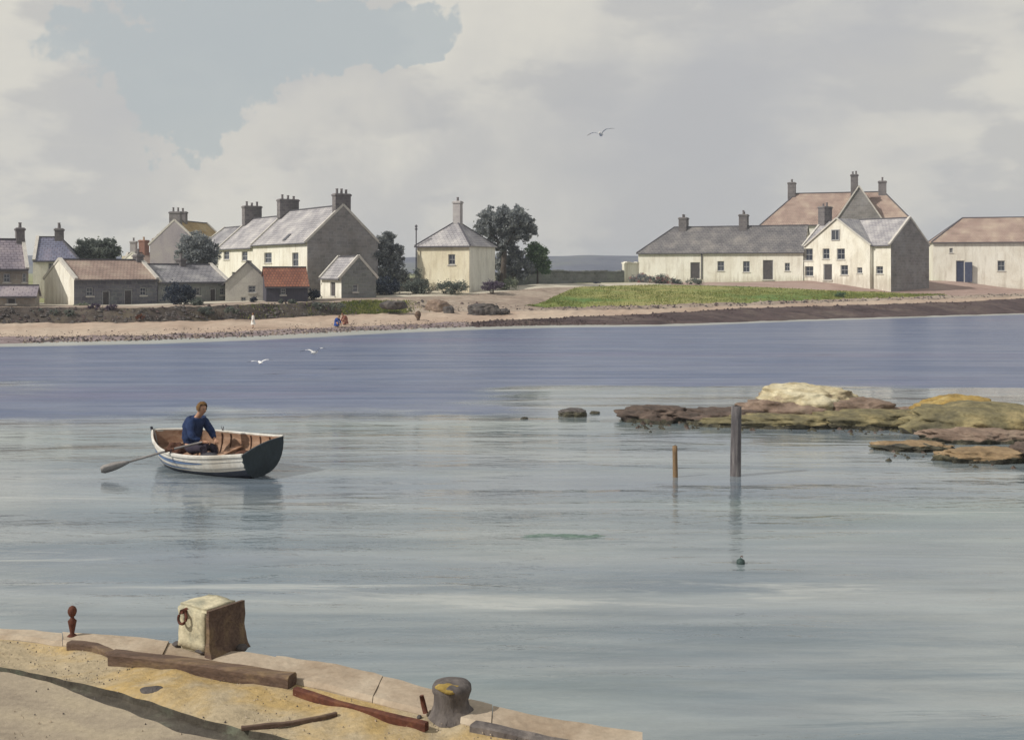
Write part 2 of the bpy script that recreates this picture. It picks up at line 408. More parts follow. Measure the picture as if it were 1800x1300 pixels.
M['lf_dark'] = leafmat('leaves_dark', (0.085, 0.105, 0.10), (0.155, 0.18, 0.16), (0.23, 0.255, 0.215))
M['lf_grey'] = leafmat('leaves_greygreen', (0.16, 0.18, 0.20), (0.27, 0.29, 0.305), (0.38, 0.40, 0.38))
M['lf_green'] = leafmat('leaves_green', (0.08, 0.14, 0.075), (0.15, 0.235, 0.13), (0.24, 0.32, 0.19))
M['lf_blue'] = leafmat('leaves_bluish', (0.018, 0.025, 0.045), (0.035, 0.05, 0.085), (0.075, 0.095, 0.12))
M['lf_purple'] = leafmat('leaves_heather', (0.06, 0.04, 0.08), (0.12, 0.09, 0.15), (0.19, 0.16, 0.2))
M['lf_rust'] = leafmat('leaves_rust', (0.08, 0.025, 0.015), (0.16, 0.055, 0.03), (0.24, 0.10, 0.05))
M['lf_pale'] = leafmat('leaves_pale', (0.13, 0.16, 0.11), (0.22, 0.26, 0.18), (0.36, 0.38, 0.30))
M['petal'] = leafmat('petals_pink', (0.30, 0.09, 0.10), (0.45, 0.17, 0.17), (0.55, 0.30, 0.27))
M['bark'] = wash('bark', [(0.06, 0.05, 0.045), (0.12, 0.10, 0.085)], 3, 0.95, 0.6, 14, (1, 1, 0.3))
M['lf_grass'] = leafmat('grass_blades', (0.12, 0.17, 0.045), (0.21, 0.235, 0.065), (0.32, 0.31, 0.12))

M['rockpale'] = wash('pale_rock', [(0.24, 0.18, 0.13), (0.43, 0.37, 0.24), (0.55, 0.50, 0.36)], 1.1, 0.9, 0.8, 4, (1, 1, 2.2), 0.25, dist=0.08, spread=(0.36, 0.60))
M['rockbrown'] = wash('wrack_rock', [(0.05, 0.038, 0.032), (0.10, 0.073, 0.06), (0.165, 0.12, 0.097)], 1.4, 0.75, 0.9, 6, (1, 1, 2), 0.35, dist=0.06)
M['rockpurple'] = wash('bare_brown_rock', [(0.13, 0.092, 0.07), (0.22, 0.16, 0.125), (0.29, 0.225, 0.17)], 1.2, 0.85, 0.8, 6, (1, 1, 2), 0.28, dist=0.06)
M['rockolive'] = wash('weedy_olive_rock', [(0.085, 0.078, 0.052), (0.19, 0.165, 0.09), (0.36, 0.29, 0.15)], 0.8, 0.85, 0.9, 6, (1, 1, 1.6), 0.35, dist=0.06)
M['rockochre'] = wash('lichen_rock', [(0.17, 0.12, 0.05), (0.32, 0.22, 0.07), (0.40, 0.32, 0.15)], 1.2, 0.85, 0.8, 6, (1, 1, 2), 0.3, dist=0.06)
M['rocktan'] = wash('tan_ledge', [(0.16, 0.11, 0.06), (0.27, 0.19, 0.11), (0.34, 0.25, 0.15)], 1.2, 0.8, 0.8, 6, (1, 1, 2), 0.3, dist=0.06)
M['rockwet'] = wash('wet_weed_foot', [(0.03, 0.028, 0.022), (0.06, 0.055, 0.038), (0.11, 0.10, 0.06)], 2.4, 0.45, 1.0, 9, (1, 1, 1), 0.4, dist=0.06)
M['rockdark'] = wash('dark_boulder', [(0.05, 0.045, 0.045), (0.09, 0.08, 0.078), (0.14, 0.125, 0.11)], 1.2, 0.85, 0.8, 5, (1, 1, 1), 0.3, dist=0.06)

M['deck'] = wash('sandy_quay', [(0.30, 0.245, 0.165), (0.39, 0.32, 0.215), (0.40, 0.285, 0.125), (0.41, 0.35, 0.255)], 0.9, 0.95, 0.6, 26, (1, 1, 1), 0.22, dist=0.02, spread=(0.34, 0.66))
M['decklow'] = wash('worn_quay_setts', [(0.20, 0.165, 0.13), (0.31, 0.26, 0.195), (0.38, 0.32, 0.225)], 1.1, 0.9, 0.6, 24, (1, 1, 1), 0.16, dist=0.012)
M['shade_strip'] = wash('algae_shade_strip', [(0.045, 0.036, 0.03), (0.085, 0.075, 0.06), (0.17, 0.19, 0.14)], 2.2, 0.6, 0.6, 18, (1, 1, 1), 0.3, dist=0.015)
M['coping'] = wash('pale_coping', [(0.28, 0.215, 0.155), (0.38, 0.31, 0.235), (0.45, 0.385, 0.30)], 2.4, 0.9, 0.5, 30, (1, 1, 1), 0.14, dist=0.008)
M['quayface'] = wash('quay_face', [(0.10, 0.10, 0.08), (0.2, 0.18, 0.15)], 1.5, 0.9, 0.6, 10)
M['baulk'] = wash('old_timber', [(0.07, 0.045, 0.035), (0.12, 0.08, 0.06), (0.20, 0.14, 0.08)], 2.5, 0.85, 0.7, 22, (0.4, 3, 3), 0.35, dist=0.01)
M['rust'] = wash('rusty_iron', [(0.045, 0.018, 0.013), (0.10, 0.035, 0.022), (0.16, 0.07, 0.035)], 6, 0.8, 0.6, 40, (1, 1, 1), 0.3, dist=0.005)
M['bollardstone'] = wash('mooring_stone', [(0.30, 0.29, 0.22), (0.52, 0.47, 0.33), (0.62, 0.56, 0.41)], 5, 0.9, 0.7, 34, (1, 1, 1), 0.22, dist=0.01)
M['stump'] = wash('grey_stump', [(0.07, 0.06, 0.06), (0.125, 0.11, 0.105), (0.19, 0.165, 0.15)], 6, 0.9, 0.8, 30, (1, 1, 0.5), 0.28, dist=0.012)
M['lichen'] = wash('ochre_lichen', [(0.22, 0.15, 0.04), (0.36, 0.26, 0.08)], 9, 0.95, 0.8, 40, (1, 1, 1), 0.3, dist=0.008)
M['postgrey'] = wash('weathered_post', [(0.06, 0.055, 0.06), (0.12, 0.11, 0.115), (0.24, 0.225, 0.22)], 2.5, 0.85, 0.6, 20, (3, 3, 0.4), 0.25, dist=0.01)
M['postbrown'] = wash('brown_stake', [(0.15, 0.10, 0.06), (0.26, 0.17, 0.09)], 3, 0.85, 0.6, 20, (3, 3, 0.4), 0.25, dist=0.01)

M['hull'] = wash('boat_white_paint', [(0.55, 0.52, 0.47), (0.72, 0.70, 0.65), (0.78, 0.76, 0.72)], 1.6, 0.5, 0.25, 14, (1, 1, 2), 0.14, 0.4, stain=(0.46, 0.41, 0.34))
M['hullblue'] = wash('boat_blue_stripe', [(0.10, 0.16, 0.30), (0.17, 0.25, 0.42)], 3, 0.5, 0.15, 16, (1, 1, 1), 0.15, 0.4)
M['hulldark'] = wash('boat_bottom_paint', [(0.02, 0.027, 0.045), (0.045, 0.05, 0.075)], 3, 0.55, 0.2, 16, (1, 1, 1), 0.25, 0.4)
M['transom'] = wash('boat_transom_green', [(0.010, 0.018, 0.026), (0.028, 0.042, 0.050)], 3, 0.5, 0.2, 16, (1, 1, 1), 0.25, 0.4)
M['wood'] = wash('boat_inside_wood', [(0.22, 0.12, 0.075), (0.34, 0.21, 0.14), (0.42, 0.28, 0.20)], 2.5, 0.7, 0.4, 20, (0.5, 3, 3), 0.2)
M['wooddark'] = wash('boat_dark_wood', [(0.09, 0.045, 0.03), (0.16, 0.085, 0.055)], 2.5, 0.7, 0.4, 20, (0.5, 3, 3), 0.25)
M['oar'] = wash('grey_oar', [(0.20, 0.19, 0.19), (0.31, 0.29, 0.28)], 4, 0.7, 0.3, 25, (1, 1, 1), 0.15)
M['canvas'] = wash('brown_canvas', [(0.07, 0.03, 0.022), (0.14, 0.07, 0.045)], 4, 0.95, 0.6, 25)
M['oilskin'] = wash('dark_oilskin', [(0.03, 0.03, 0.04), (0.06, 0.06, 0.07)], 5, 0.6, 0.4, 25)
M['rope'] = wash('tarred_rope', [(0.06, 0.05, 0.045), (0.13, 0.11, 0.09)], 12, 0.95, 0.6, 60)
M['skin'] = wash('skin', [(0.40, 0.22, 0.14), (0.48, 0.28, 0.19)], 6, 0.6, 0.05, 40)
M['hair'] = wash('brown_hair', [(0.10, 0.055, 0.02), (0.20, 0.11, 0.04)], 9, 0.8, 0.5, 50)
M['jersey'] = wash('blue_jersey', [(0.014, 0.026, 0.075), (0.03, 0.055, 0.14)], 4, 0.95, 0.4, 60)
M['trousers'] = wash('navy_trousers', [(0.022, 0.02, 0.035), (0.05, 0.042, 0.06)], 4, 0.95, 0.4, 60)
M['clothwhite'] = wash('white_cotton', [(0.70, 0.69, 0.66), (0.80, 0.79, 0.76)], 5, 0.9, 0.2, 40)
M['clothred'] = wash('russet_cotton', [(0.20, 0.075, 0.06), (0.30, 0.13, 0.10)], 5, 0.9, 0.2, 40)
M['clothblue'] = wash('bright_blue_cotton', [(0.015, 0.05, 0.22), (0.04, 0.09, 0.33)], 5, 0.9, 0.2, 40)
M['gullwhite'] = wash('gull_white', [(0.72, 0.71, 0.70), (0.82, 0.82, 0.81)], 6, 0.9, 0.2, 40)
M['gullgrey'] = wash('gull_grey', [(0.34, 0.34, 0.36), (0.44, 0.44, 0.46)], 6, 0.9, 0.2, 40)
M['gullblack'] = plain('gull_black', (0.03, 0.03, 0.035), 0.8)
M['gullbill'] = plain('gull_bill', (0.5, 0.33, 0.06), 0.6)
M['weedmat'] = wash('green_weed', [(0.08, 0.13, 0.11), (0.13, 0.19, 0.165), (0.18, 0.235, 0.21)], 4, 0.5, 0.6, 25, (0.5, 1, 1), 0.3)
M['buoy'] = wash('dark_float', [(0.03, 0.05, 0.05), (0.06, 0.09, 0.085)], 6, 0.6, 0.3, 30)

# ------------------------------------------------------------------ far shore (rows of the land, listed per direction)
# rows: W waterline, S top of the wrack, Fo foot of the bank, T top of the bank, Mi top of the turf, B the building line
SHORE = {
    'px': [-700, -250, 0, 250, 450, 620, 800, 950, 1150, 1300, 1500, 1700, 1800, 2300],
    'W': [(606, 0), (606, 0), (604, 0), (599, 0), (592, 0), (583, 0), (576, 0), (572, 0), (570, 0), (564, 0), (558, 0), (552, 0), (549, 0), (545, 0)],
    'S': [(594, 66), (594, 66), (592, 67), (589, 70.5), (581, 75), (574, 81), (566, 87), (560, 90), (551, 92), (542, 98), (536, 106), (530, 114), (524, 118), (520, 121)],
    'Fo': [(570, 78), (570, 78), (568, 79), (566, 81), (561, 86), (552, 91), (548, 94), (546, 96), (543, 94.5), (537, 100), (530, 109), (524, 116), (520, 120), (517, 124)],
    'T': [(541, 79.5), (541, 79.5), (540, 80), (541, 82), (535, 87), (529, 92.5), (528, 98), (540, 99), (536, 97), (531, 103), (525, 112), (518, 119), (516, 123), (514, 127)],
    'Mi': [(536, 84), (536, 84), (536, 84), (537, 86), (530, 91), (523, 97), (520, 101.5), (506, 107), (500, 120), (503, 121), (512, 120), (515, 123), (514, 126), (513, 128)],
    'B': [(531, 92), (531, 92), (532, 92), (532, 93), (525, 98), (516, 104), (508, 106), (499, 113), (496, 124), (496, 128), (491, 130), (494, 132), (506, 132), (508, 133)],
}
def shore_pt(row, px):
    xs = SHORE['px']; vals = SHORE[row]
    px = min(max(px, xs[0]), xs[-1] - 1e-6)
    i = max(k for k in range(len(xs)) if xs[k] <= px)
    i = min(i, len(xs) - 2)
    t = (px - xs[i]) / (xs[i + 1] - xs[i])
    def dd(v): return v[1] if v[1] else H * F / (v[0] - HY)
    y = vals[i][0] * (1 - t) + vals[i + 1][0] * t
    d = dd(vals[i]) * (1 - t) + dd(vals[i + 1]) * t
    w_ = {'T': 2.6, 'Fo': 2.2, 'S': 1.8, 'W': 0.5}.get(row, 0.0)
    y += w_ * (noise.noise(Vector((px * 0.021, len(row) + ord(row[0]), 0))) + 0.7 * noise.noise(Vector((px * 0.09, ord(row[0]), 5))))
    p = P(px, y, d)
    if row == 'W': p = Vector((p.x, H * F / (y - HY), 0.0)); p.x = (px - 900) / F * p.y
    return p

def strip(name, rowA, rowB, x0, x1, mat, step=6, nv=8, amp=0.06, freq=0.35, dropA=None, wander=0.0):
    mb = MB(); cols = int((x1 - x0) / step) + 1
    vs = []
    for c in range(cols + 1):
        px = x0 + (x1 - x0) * c / cols
        a = rowA(px) if callable(rowA) else shore_pt(rowA, px)
        b = rowB(px) if callable(rowB) else shore_pt(rowB, px)
        if dropA: a = a + Vector(dropA)
        for j in range(nv + 1):
            t = j / nv
            p = a.lerp(b, t)
            env = 1.0
            if wander:
                w = noise.noise(Vector((p.x * 0.12, 3.1, 0.0))) * wander
                p.y += w * 0.3
            # relief dies out on the shared edge rows so that neighbouring sheets still meet
            env = min(1.0, 4 * t * (1 - t) + 0.15)
            p.z += env * amp * (noise.noise(p * freq) + 0.6 * noise.noise(p * freq * 3.1))
            vs.append(p)
    fs = []
    n1 = nv + 1
    for c in range(cols):
        for j in range(nv):
            a = c * n1 + j
            fs.append((a, a + n1, a + n1 + 1, a + 1))
    mb.mesh(vs, fs)
    o = mb.build(name, mat, smooth=True)
    o['kind'] = 'structure'
    return o
strip('wrack_line', 'W', 'S', -700, 830, M['damp'], dropA=(0, -4, -0.45), amp=0.10, nv=12)
strip('wrack_line', 'W', 'S', 830, 2300, M['weedrock'], dropA=(0, -4, -0.55), amp=0.22, nv=14)
strip('beach', 'S', 'Fo', -700, 2300, M['sand'], amp=0.08, nv=12)
strip('bank', 'Fo', 'T', -700, 600, M['bankdark'], amp=0.16, freq=0.6, step=4, nv=8)
strip('bank', 'Fo', 'T', 600, 715, M['bankgrass'], amp=0.14, freq=0.6, step=4)
strip('bank', 'Fo', 'T', 715, 2300, M['banksand'], amp=0.12, freq=0.5)
strip('verge', 'T', 'Mi', -700, 922, M['banksand'], amp=0.06)
def turf_edge(px):
    t = max(0.0, min(1.0, (px - 922) / 105)); k = t * t * (3 - 2 * t)
    e = max(0.0, min(1.0, (1665 - px) / 120)); k *= 0.25 + 0.75 * e
    k = min(1, max(0, k * (1 + 0.25 * noise.noise(Vector((px * 0.03, 7.7, 0))) * (1 - k))))
    return shore_pt('T', px).lerp(shore_pt('Mi', px), k)
strip('lawn', 'T', turf_edge, 922, 1665, M['lawn'], amp=0.10, nv=10)
strip('verge', turf_edge, 'Mi', 922, 1045, M['banksand'], amp=0.05, nv=6)
strip('verge', turf_edge, 'Mi', 1545, 1665, M['pinkbank'], amp=0.05, nv=6)
strip('lawn', turf_edge, 'Mi', 1045, 1545, M['lawn'], amp=0.0, nv=2) if False else None
strip('verge', 'T', 'Mi', 1665, 2300, M['pinkbank'], amp=0.06)
strip('track', 'Mi', 'B', -700, 1180, M['track'], amp=0.04)
strip('terrace', 'Mi', 'B', 1180, 2300, M['pinkbank'], amp=0.06)

# pasture behind the houses and a low range of hills
mb = MB(); vs = []; fs = []
cols = 90; rows = [0, 6, 20, 60, 160, 360, 640]
for c in range(cols + 1):
    px = -700 + 3000 * c / cols
    b = shore_pt('B', px)
    for r in rows:
        d = b.y + r
        k = min(1, r / 60)
        vs.append(Vector(((px - 900) / F * d, d, b.z * (1 - k) + 2.3 * k + (0.2 * noise.noise(Vector((px * 0.01, d * 0.05, 0))) if r else 0))))
n1 = len(rows)
for c in range(cols):
    for j in range(n1 - 1):
        a = c * n1 + j; fs.append((a, a + n1, a + n1 + 1, a + 1))
mb.mesh(vs, fs); tag(mb.build('pasture', M['field'], smooth=True), kind='structure')
mb = MB(); vs = []; fs = []
cols = 160
prof = [(0, 0), (30, 0.45), (70, 0.85), (110, 1.0), (170, 0.7), (240, 0.0)]
for c in range(cols + 1):
    px = -700 + 3000 * c / cols
    hgt = 11.5 + 2.6 * noise.noise(Vector((px * 0.004, 0.3, 0))) + 1.2 * noise.noise(Vector((px * 0.02, 1.3, 0)))
    if 930 < px < 1180: hgt += 1.6 * math.sin((px - 930) / 250 * math.pi)
    for dd, k in prof:
        d = 640 + dd
        vs.append(Vector(((px - 900) / F * d, d, 2.0 + hgt * k)))
n1 = len(prof)
for c in range(cols):
    for j in range(n1 - 1):
        a = c * n1 + j; fs.append((a, a + n1, a + n1 + 1, a + 1))
mb.mesh(vs, fs); tag(mb.build('hills', M['hill'], smooth=True), kind='structure')

# ------------------------------------------------------------------ water
def water_material():
    m, nt, n, l, b = newmat('harbour_water')
    t = n.new('ShaderNodeTexCoord')
    def nz(scale, st, detail=4, off=(0, 0, 0), rough=0.55, dist=0.0):
        mp = n.new('ShaderNodeMapping'); mp.inputs['Scale'].default_value = st; mp.inputs['Location'].default_value = off
        l.new(t.outputs['Object'], mp.inputs['Vector'])
        x = n.new('ShaderNodeTexNoise'); x.inputs['Scale'].default_value = scale; x.inputs['Detail'].default_value = detail
        x.inputs['Roughness'].default_value = rough; x.inputs['Distortion'].default_value = dist
        l.new(mp.outputs[0], x.inputs['Vector'])
        return x.outputs[0]
    def mrange(v, a, bb, c, d, sm=True):
        x = n.new('ShaderNodeMapRange')
        if sm: x.interpolation_type = 'SMOOTHSTEP'
        for k, vv in zip(('From Min', 'From Max', 'To Min', 'To Max'), (a, bb, c, d)): x.inputs[k].default_value = vv
        l.new(v, x.inputs['Value']); return x.outputs[0]
    def math_(op, a, bb):
        x = n.new('ShaderNodeMath'); x.operation = op
        for i, v in enumerate((a, bb)):
            if isinstance(v, (int, float)): x.inputs[i].default_value = v
            else: l.new(v, x.inputs[i])
        return x.outputs[0]
    def mix(f, a, bb):
        x = n.new('ShaderNodeMix'); x.data_type = 'RGBA'
        if isinstance(f, (int, float)): x.inputs[0].default_value = f
        else: l.new(f, x.inputs[0])
        for s, v in ((6, a), (7, bb)):
            if isinstance(v, tuple): x.inputs[s].default_value = (*v, 1)
            else: l.new(v, x.inputs[s])
        return x.outputs[2]
    at = n.new('ShaderNodeAttribute'); at.attribute_name = 'depth_zone'
    sep = n.new('ShaderNodeSeparateColor'); l.new(at.outputs['Color'], sep.inputs[0])
    wob = nz(0.17, (0.6, 1, 1), 6, (3, 0, 0), 0.62)
    streak = nz(0.8, (0.10, 1, 1), 6, (0, 5, 0), 0.6, 0.5)
    fine = nz(2.0, (0.22, 1, 1), 5, (9, 5, 0), 0.65)
    deep = mrange(math_('ADD', sep.outputs[0], math_('MULTIPLY', math_('SUBTRACT', wob, 0.5), 1.15)), 0.34, 0.66, 0, 1)
    shallow = mrange(math_('ADD', sep.outputs[1], math_('MULTIPLY', math_('SUBTRACT', wob, 0.5), 0.35)), 0.35, 0.75, 0, 1)
    near = mix(mrange(streak, 0.36, 0.66, 0, 1), (0.115, 0.152, 0.178), (0.245, 0.275, 0.282))
    near = mix(mrange(nz(0.10, (0.3, 1, 1), 4, (1, 8, 0)), 0.48, 0.68, 0, 0.85), near, (0.15, 0.205, 0.19))
    near = mix(mrange(nz(0.13, (0.25, 1, 1), 5, (11, 2, 0)), 0.52, 0.66, 0, 0.75), near, (0.125, 0.158, 0.205))
    near = mix(mrange(nz(0.55, (0.09, 1, 1), 7, (21, 4, 0), 0.7, 0.6), 0.60, 0.68, 0, 0.8), near, (0.36, 0.38, 0.37))
    near = mix(mrange(nz(0.7, (0.12, 1, 1), 7, (5, 14, 0), 0.7, 0.6), 0.60, 0.68, 0, 0.7), near, (0.10, 0.135, 0.155))
    dp = mix(mrange(streak, 0.34, 0.66, 0, 1), (0.088, 0.118, 0.205), (0.15, 0.175, 0.255))
    dp = mix(mrange(nz(0.2, (0.12, 1, 1), 4, (4, 1, 0)), 0.52, 0.66, 0, 0.6), dp, (0.13, 0.13, 0.215))
    col = mix(deep, near, dp)
    col = mix(shallow, col, (0.36, 0.37, 0.35))
    fs = n.new('ShaderNodeVectorMath'); fs.operation = 'SCALE'
    l.new(col, fs.inputs[0]); l.new(mrange(fine, 0.3, 0.7, 0.86, 1.14, False), fs.inputs['Scale'])
    l.new(fs.outputs[0], b.inputs['Base Color'])
    l.new(mrange(deep, 0, 1, 0.035, 0.34), b.inputs['Roughness'])
    l.new(mrange(deep, 0, 1, 0.95, 0.15), b.inputs['Specular IOR Level'])
    l.new(mrange(deep, 0, 1, 1.48, 1.33), b.inputs['IOR'])
    w1 = nz(3.2, (0.35, 1, 1), 4, (0, 0, 0), 0.6, 0.4)
    w2 = nz(0.75, (0.4, 1, 1), 3, (2, 0, 0), 0.5, 0.6)
    w3 = nz(9.0, (0.4, 1, 1), 3, (7, 3, 0), 0.6, 0.5)
    calm = mrange(nz(0.22, (0.22, 1, 1), 4, (2, 17, 0)), 0.44, 0.60, 0.45, 1.15)
    hgt = math_('ADD', math_('ADD', math_('MULTIPLY', w1, 0.34), w2), math_('MULTIPLY', w3, 0.10))
    bp = n.new('ShaderNodeBump'); bp.inputs['Strength'].default_value = 0.6; bp.inputs['Distance'].default_value = 0.10
    l.new(math_('MULTIPLY', hgt, calm), bp.inputs['Height']); l.new(bp.outputs[0], b.inputs['Normal'])
    return m
shore_poly = [shore_pt('W', px).xy for px in range(-700, 2301, 25)]
def shore_dist(x, y):
    best = 1e9
    p = Vector((x, y))
    for a, b in zip(shore_poly, shore_poly[1:]):
        ab = b - a; t = max(0, min(1, (p - a).dot(ab) / ab.length_squared))
        best = min(best, (a + ab * t - p).length)
    return best
xs = [-900, -500, -250, -140] + [-90 + 2.5 * i for i in range(73)] + [140, 250, 500, 900]
ys = [-400, -150, -40, -10] + [1.5 * i for i in range(86)] + [160, 300, 640]
me = bpy.data.meshes.new('water')
vs = [(x, y, 0.0) for x in xs for y in ys]
ny = len(ys)
fs = [(i * ny + j, (i + 1) * ny + j, (i + 1) * ny + j + 1, i * ny + j + 1) for i in range(len(xs) - 1) for j in range(ny - 1)]
me.from_pydata(vs, [], fs)
ca = me.color_attributes.new('depth_zone', 'FLOAT_COLOR', 'POINT')
def sst(a, b, x):
    t = max(0, min(1, (x - a) / (b - a))); return t * t * (3 - 2 * t)
for i, (x, y, z) in enumerate(vs):
    if -95 < x < 95 and 0 <= y < 130:
        e = shore_dist(x, y)
        deep = sst(38.5, 44.5, y + 0.05 * x)
        deep = max(deep, 0.66 * sst(27.5, 34, y) * (1 - sst(-3, 5, x)))
        sh = 1 - sst(0.5, 6.0, e)
    else: deep, sh = 0.3, 0.0
    ca.data[i].color = (deep, sh, 0, 1)
me.materials.append(water_material())
water = bpy.data.objects.new('water', me); COL.objects.link(water); tag(water, kind='structure')

# ------------------------------------------------------------------ quay in the foreground
QZ = 2.0
E_PX = [(-300, 1086), (-150, 1092), (0, 1100), (130, 1110), (250, 1118), (430, 1143), (560, 1157), (700, 1190), (850, 1232), (1000, 1262), (1130, 1280)]
K_PX = [(-300, 1104), (-150, 1107), (0, 1114), (120, 1128), (200, 1143), (370, 1163), (500, 1187), (640, 1222), (760, 1250), (900, 1282), (1130, 1330)]
G1_PX = [(-300, 1150), (-150, 1160), (0, 1172), (90, 1188), (160, 1204), (240, 1224), (320, 1252), (440, 1284), (560, 1310), (760, 1352), (1130, 1440)]
G2_PX = [(-300, 1162), (-150, 1168), (0, 1177), (90, 1200), (160, 1228), (240, 1256), (320, 1286), (440, 1308), (560, 1340), (760, 1390), (1130, 1490)]
def polyline(pts, z, n=80):
    w = [PZ(a, b, z) for a, b in pts]
    L = [0]
    for a, b in zip(w, w[1:]): L.append(L[-1] + (b - a).length)
    out = []
    for i in range(n + 1):
        s = L[-1] * i / n
        k = max(j for j in range(len(L)) if L[j] <= s + 1e-9); k = min(k, len(w) - 2)
        out.append(w[k].lerp(w[k + 1], (s - L[k]) / (L[k + 1] - L[k])))
    for _ in range(3):
        out = [out[0]] + [(out[i - 1] + out[i] * 2 + out[i + 1]) / 4 for i in range(1, n)] + [out[-1]]
    return out
CZ = QZ + 0.028                       # coping stands a little above the deck
Ew, Kw = polyline(E_PX, CZ), polyline(K_PX, CZ)
Kd = [Vector((p.x, p.y, QZ)) for p in Kw]
G1, G2 = polyline(G1_PX, QZ, 160), polyline(G2_PX, QZ, 160)
for L_, sd_ in ((G1, 1.0), (G2, 5.0)):
    for p in L_: p.y += 0.045 * noise.noise(Vector((p.x * 2.3, sd_, 0))) + 0.02 * noise.noise(Vector((p.x * 9, sd_, 3)))
Kd = polyline([(a, b) for a, b in K_PX], CZ, 160)
Kd = [Vector((p.x, p.y, QZ)) for p in Kd]
def loft(mb, A, B, nv=4, amp=0.0, f=1.5, m=0):
    vs = []; n1 = nv + 1
    for a, b in zip(A, B):
        for j in range(n1):
            t = j / nv; p = a.lerp(b, t)
            e = min(1, 6 * t * (1 - t))
            p.z += amp * e * (noise.noise(p * f) + 0.5 * noise.noise(p * f * 3.3))
            vs.append(p)
    fs = []
    for c in range(len(A) - 1):
        for j in range(nv):
            a = c * n1 + j; fs.append((a, a + 1, a + n1 + 1, a + n1))
    mb.mesh(vs, fs, m)
mb = MB(); loft(mb, Kd, G1, 14, 0.035, 2.2)
deck = tag(mb.build('quay_deck', M['deck'], smooth=True, normals=True), kind='structure')
mb = MB()
Gf1 = [p + Vector((0, 0, -0.035)) for p in G1]; Gf2 = [p + Vector((0, 0, -0.03)) for p in G2]
loft(mb, G1, Gf1, 1); loft(mb, Gf1, Gf2, 4, 0.012, 3.0); loft(mb, Gf2, G2, 1)
tag(mb.build('shade_strip', M['shade_strip'], smooth=False, normals=True), kind='structure')  # sunken dark strip; step-edge shade put into its colour, with algae green
mb = MB()
back = [Vector((p.x * 1.0, min(p.y - 0.6, -4.0), QZ)) for p in G2]
loft(mb, G2, back, 40, 0.03, 1.8)
tag(mb.build('quay_apron', M['decklow'], smooth=True, normals=True), kind='structure')
mb = MB()
loft(mb, [p + Vector((0, 0, -0.16)) for p in Ew], [Vector((p.x, p.y, -2.0)) for p in Ew], 4)
endp = [Ew[-1], Kd[-1], G1[-1], G2[-1], back[-1]]
loft(mb, [p + Vector((0, 0, -0.004 if i else -0.16)) for i, p in enumerate(endp)], [Vector((p.x, p.y, -2.0)) for p in endp], 4)
tag(mb.build('quay_wall', M['quayface'], normals=True), kind='structure')
# coping stones, each one a piece of the quay with open joints
copingroot = deck
cuts = [0, 13, 24, 35, 46, 57, 68, 80]
for a, b in zip(cuts, cuts[1:]):
    mb = MB(); g = 0.002
    top = []
    dz = rnd.uniform(-0.008, 0.008)
    def inset(L, i0, i1, k):
        seg = list(L[i0:i1 + 1])
        d0 = (seg[1] - seg[0]).normalized(); d1 = (seg[-1] - seg[-2]).normalized()
        seg[0] = seg[0] + d0 * g; seg[-1] = seg[-1] - d1 * g
        return [p + Vector((0, 0, dz)) for p in seg]
    O, I = inset(Ew, a, b, 0), inset(Kw, a, b, 0)
    for L_, am in ((O, 0.022), (I, 0.018)):
        for p in L_[1:-1]: p.y += am * (noise.noise(Vector((p.x * 5, am * 100, 0))) + 0.6 * noise.noise(Vector((p.x * 17, am * 100, 3))))
        for p in L_: p.z += 0.012 * noise.noise(Vector((p.x * 3, am * 50, 2)))
    lo = Vector((0, 0, -0.19))
    bv = 0.022
    def chamf(L1, L2):
        return [(p + (q - p).normalized() * bv) for p, q in zip(L1, L2)], [p + Vector((0, 0, -bv)) for p in L1]
    O1, O2 = chamf(O, I); I1, I2 = chamf(I, O)
    loft(mb, O1, I1, 4, 0.006, 5.0); loft(mb, O2, O1, 1); loft(mb, I1, I2, 1)
    loft(mb, [p + lo for p in O], O2, 1); loft(mb, I2, [p + lo for p in I], 1)
    for k in (0, -1):
        mb.poly([O1[k], I1[k], I2[k], I[k] + lo, O[k] + lo, O2[k]])
    mb.build('coping_stone', M['coping'], copingroot, smooth=False, normals=True)

# timber kerb along the inside of the coping
def kerb(name, pts, w, h, mat, label, cat, z=QZ, lift=0.0):
    W = [PZ(a, b, z) for a, b in pts]
    base = W[0].copy()
    mb = MB()
    n = 26; path = []
    L = [0]
    for a, b in zip(W, W[1:]): L.append(L[-1] + (b - a).length)
    for i in range(n + 1):
        s = L[-1] * i / n; k = min(max(j for j in range(len(L)) if L[j] <= s + 1e-9), len(W) - 2)
        path.append(W[k].lerp(W[k + 1], (s - L[k]) / (L[k + 1] - L[k])) - base)
    vs = []; prof = [(-0.5, 0), (-0.5, 0.82), (-0.36, 1.0), (0.36, 1.0), (0.5, 0.82), (0.5, 0)]
    for i, p in enumerate(path):
        t = (path[min(i + 1, n)] - path[max(i - 1, 0)]).normalized(); sd = Vector((-t.y, t.x, 0))
        for a, b in prof:
            q = p + sd * a * w + Vector((0, 0, b * h + lift - 0.01))
            q += Vector((0, 0, 1)) * 0.006 * noise.noise((q + base) * 9) * (1 if b > 0 else 0) + sd * 0.006 * noise.noise((q + base) * 7 + Vector((4, 0, 0)))
            vs.append(q)
    k = len(prof)
    fs = []
    for i in range(n):
        for j in range(k):
            a = i * k + j; b2 = i * k + (j + 1) % k
            fs.append((a, b2, b2 + k, a + k))
    fs.append(tuple(range(k))); fs.append(tuple(n * k + j for j in reversed(range(k))))
    mb.mesh(vs, fs)
    o = mb.build(name, mat, normals=True)
    o.location = base
    return tag(o, label, cat)
kerb('timber_baulk', [(198, 1163), (370, 1184), (514, 1206)], 0.085, 0.075, M['baulk'], 'thick dark brown timber baulk lying along the pale coping below the stone block', 'timber')
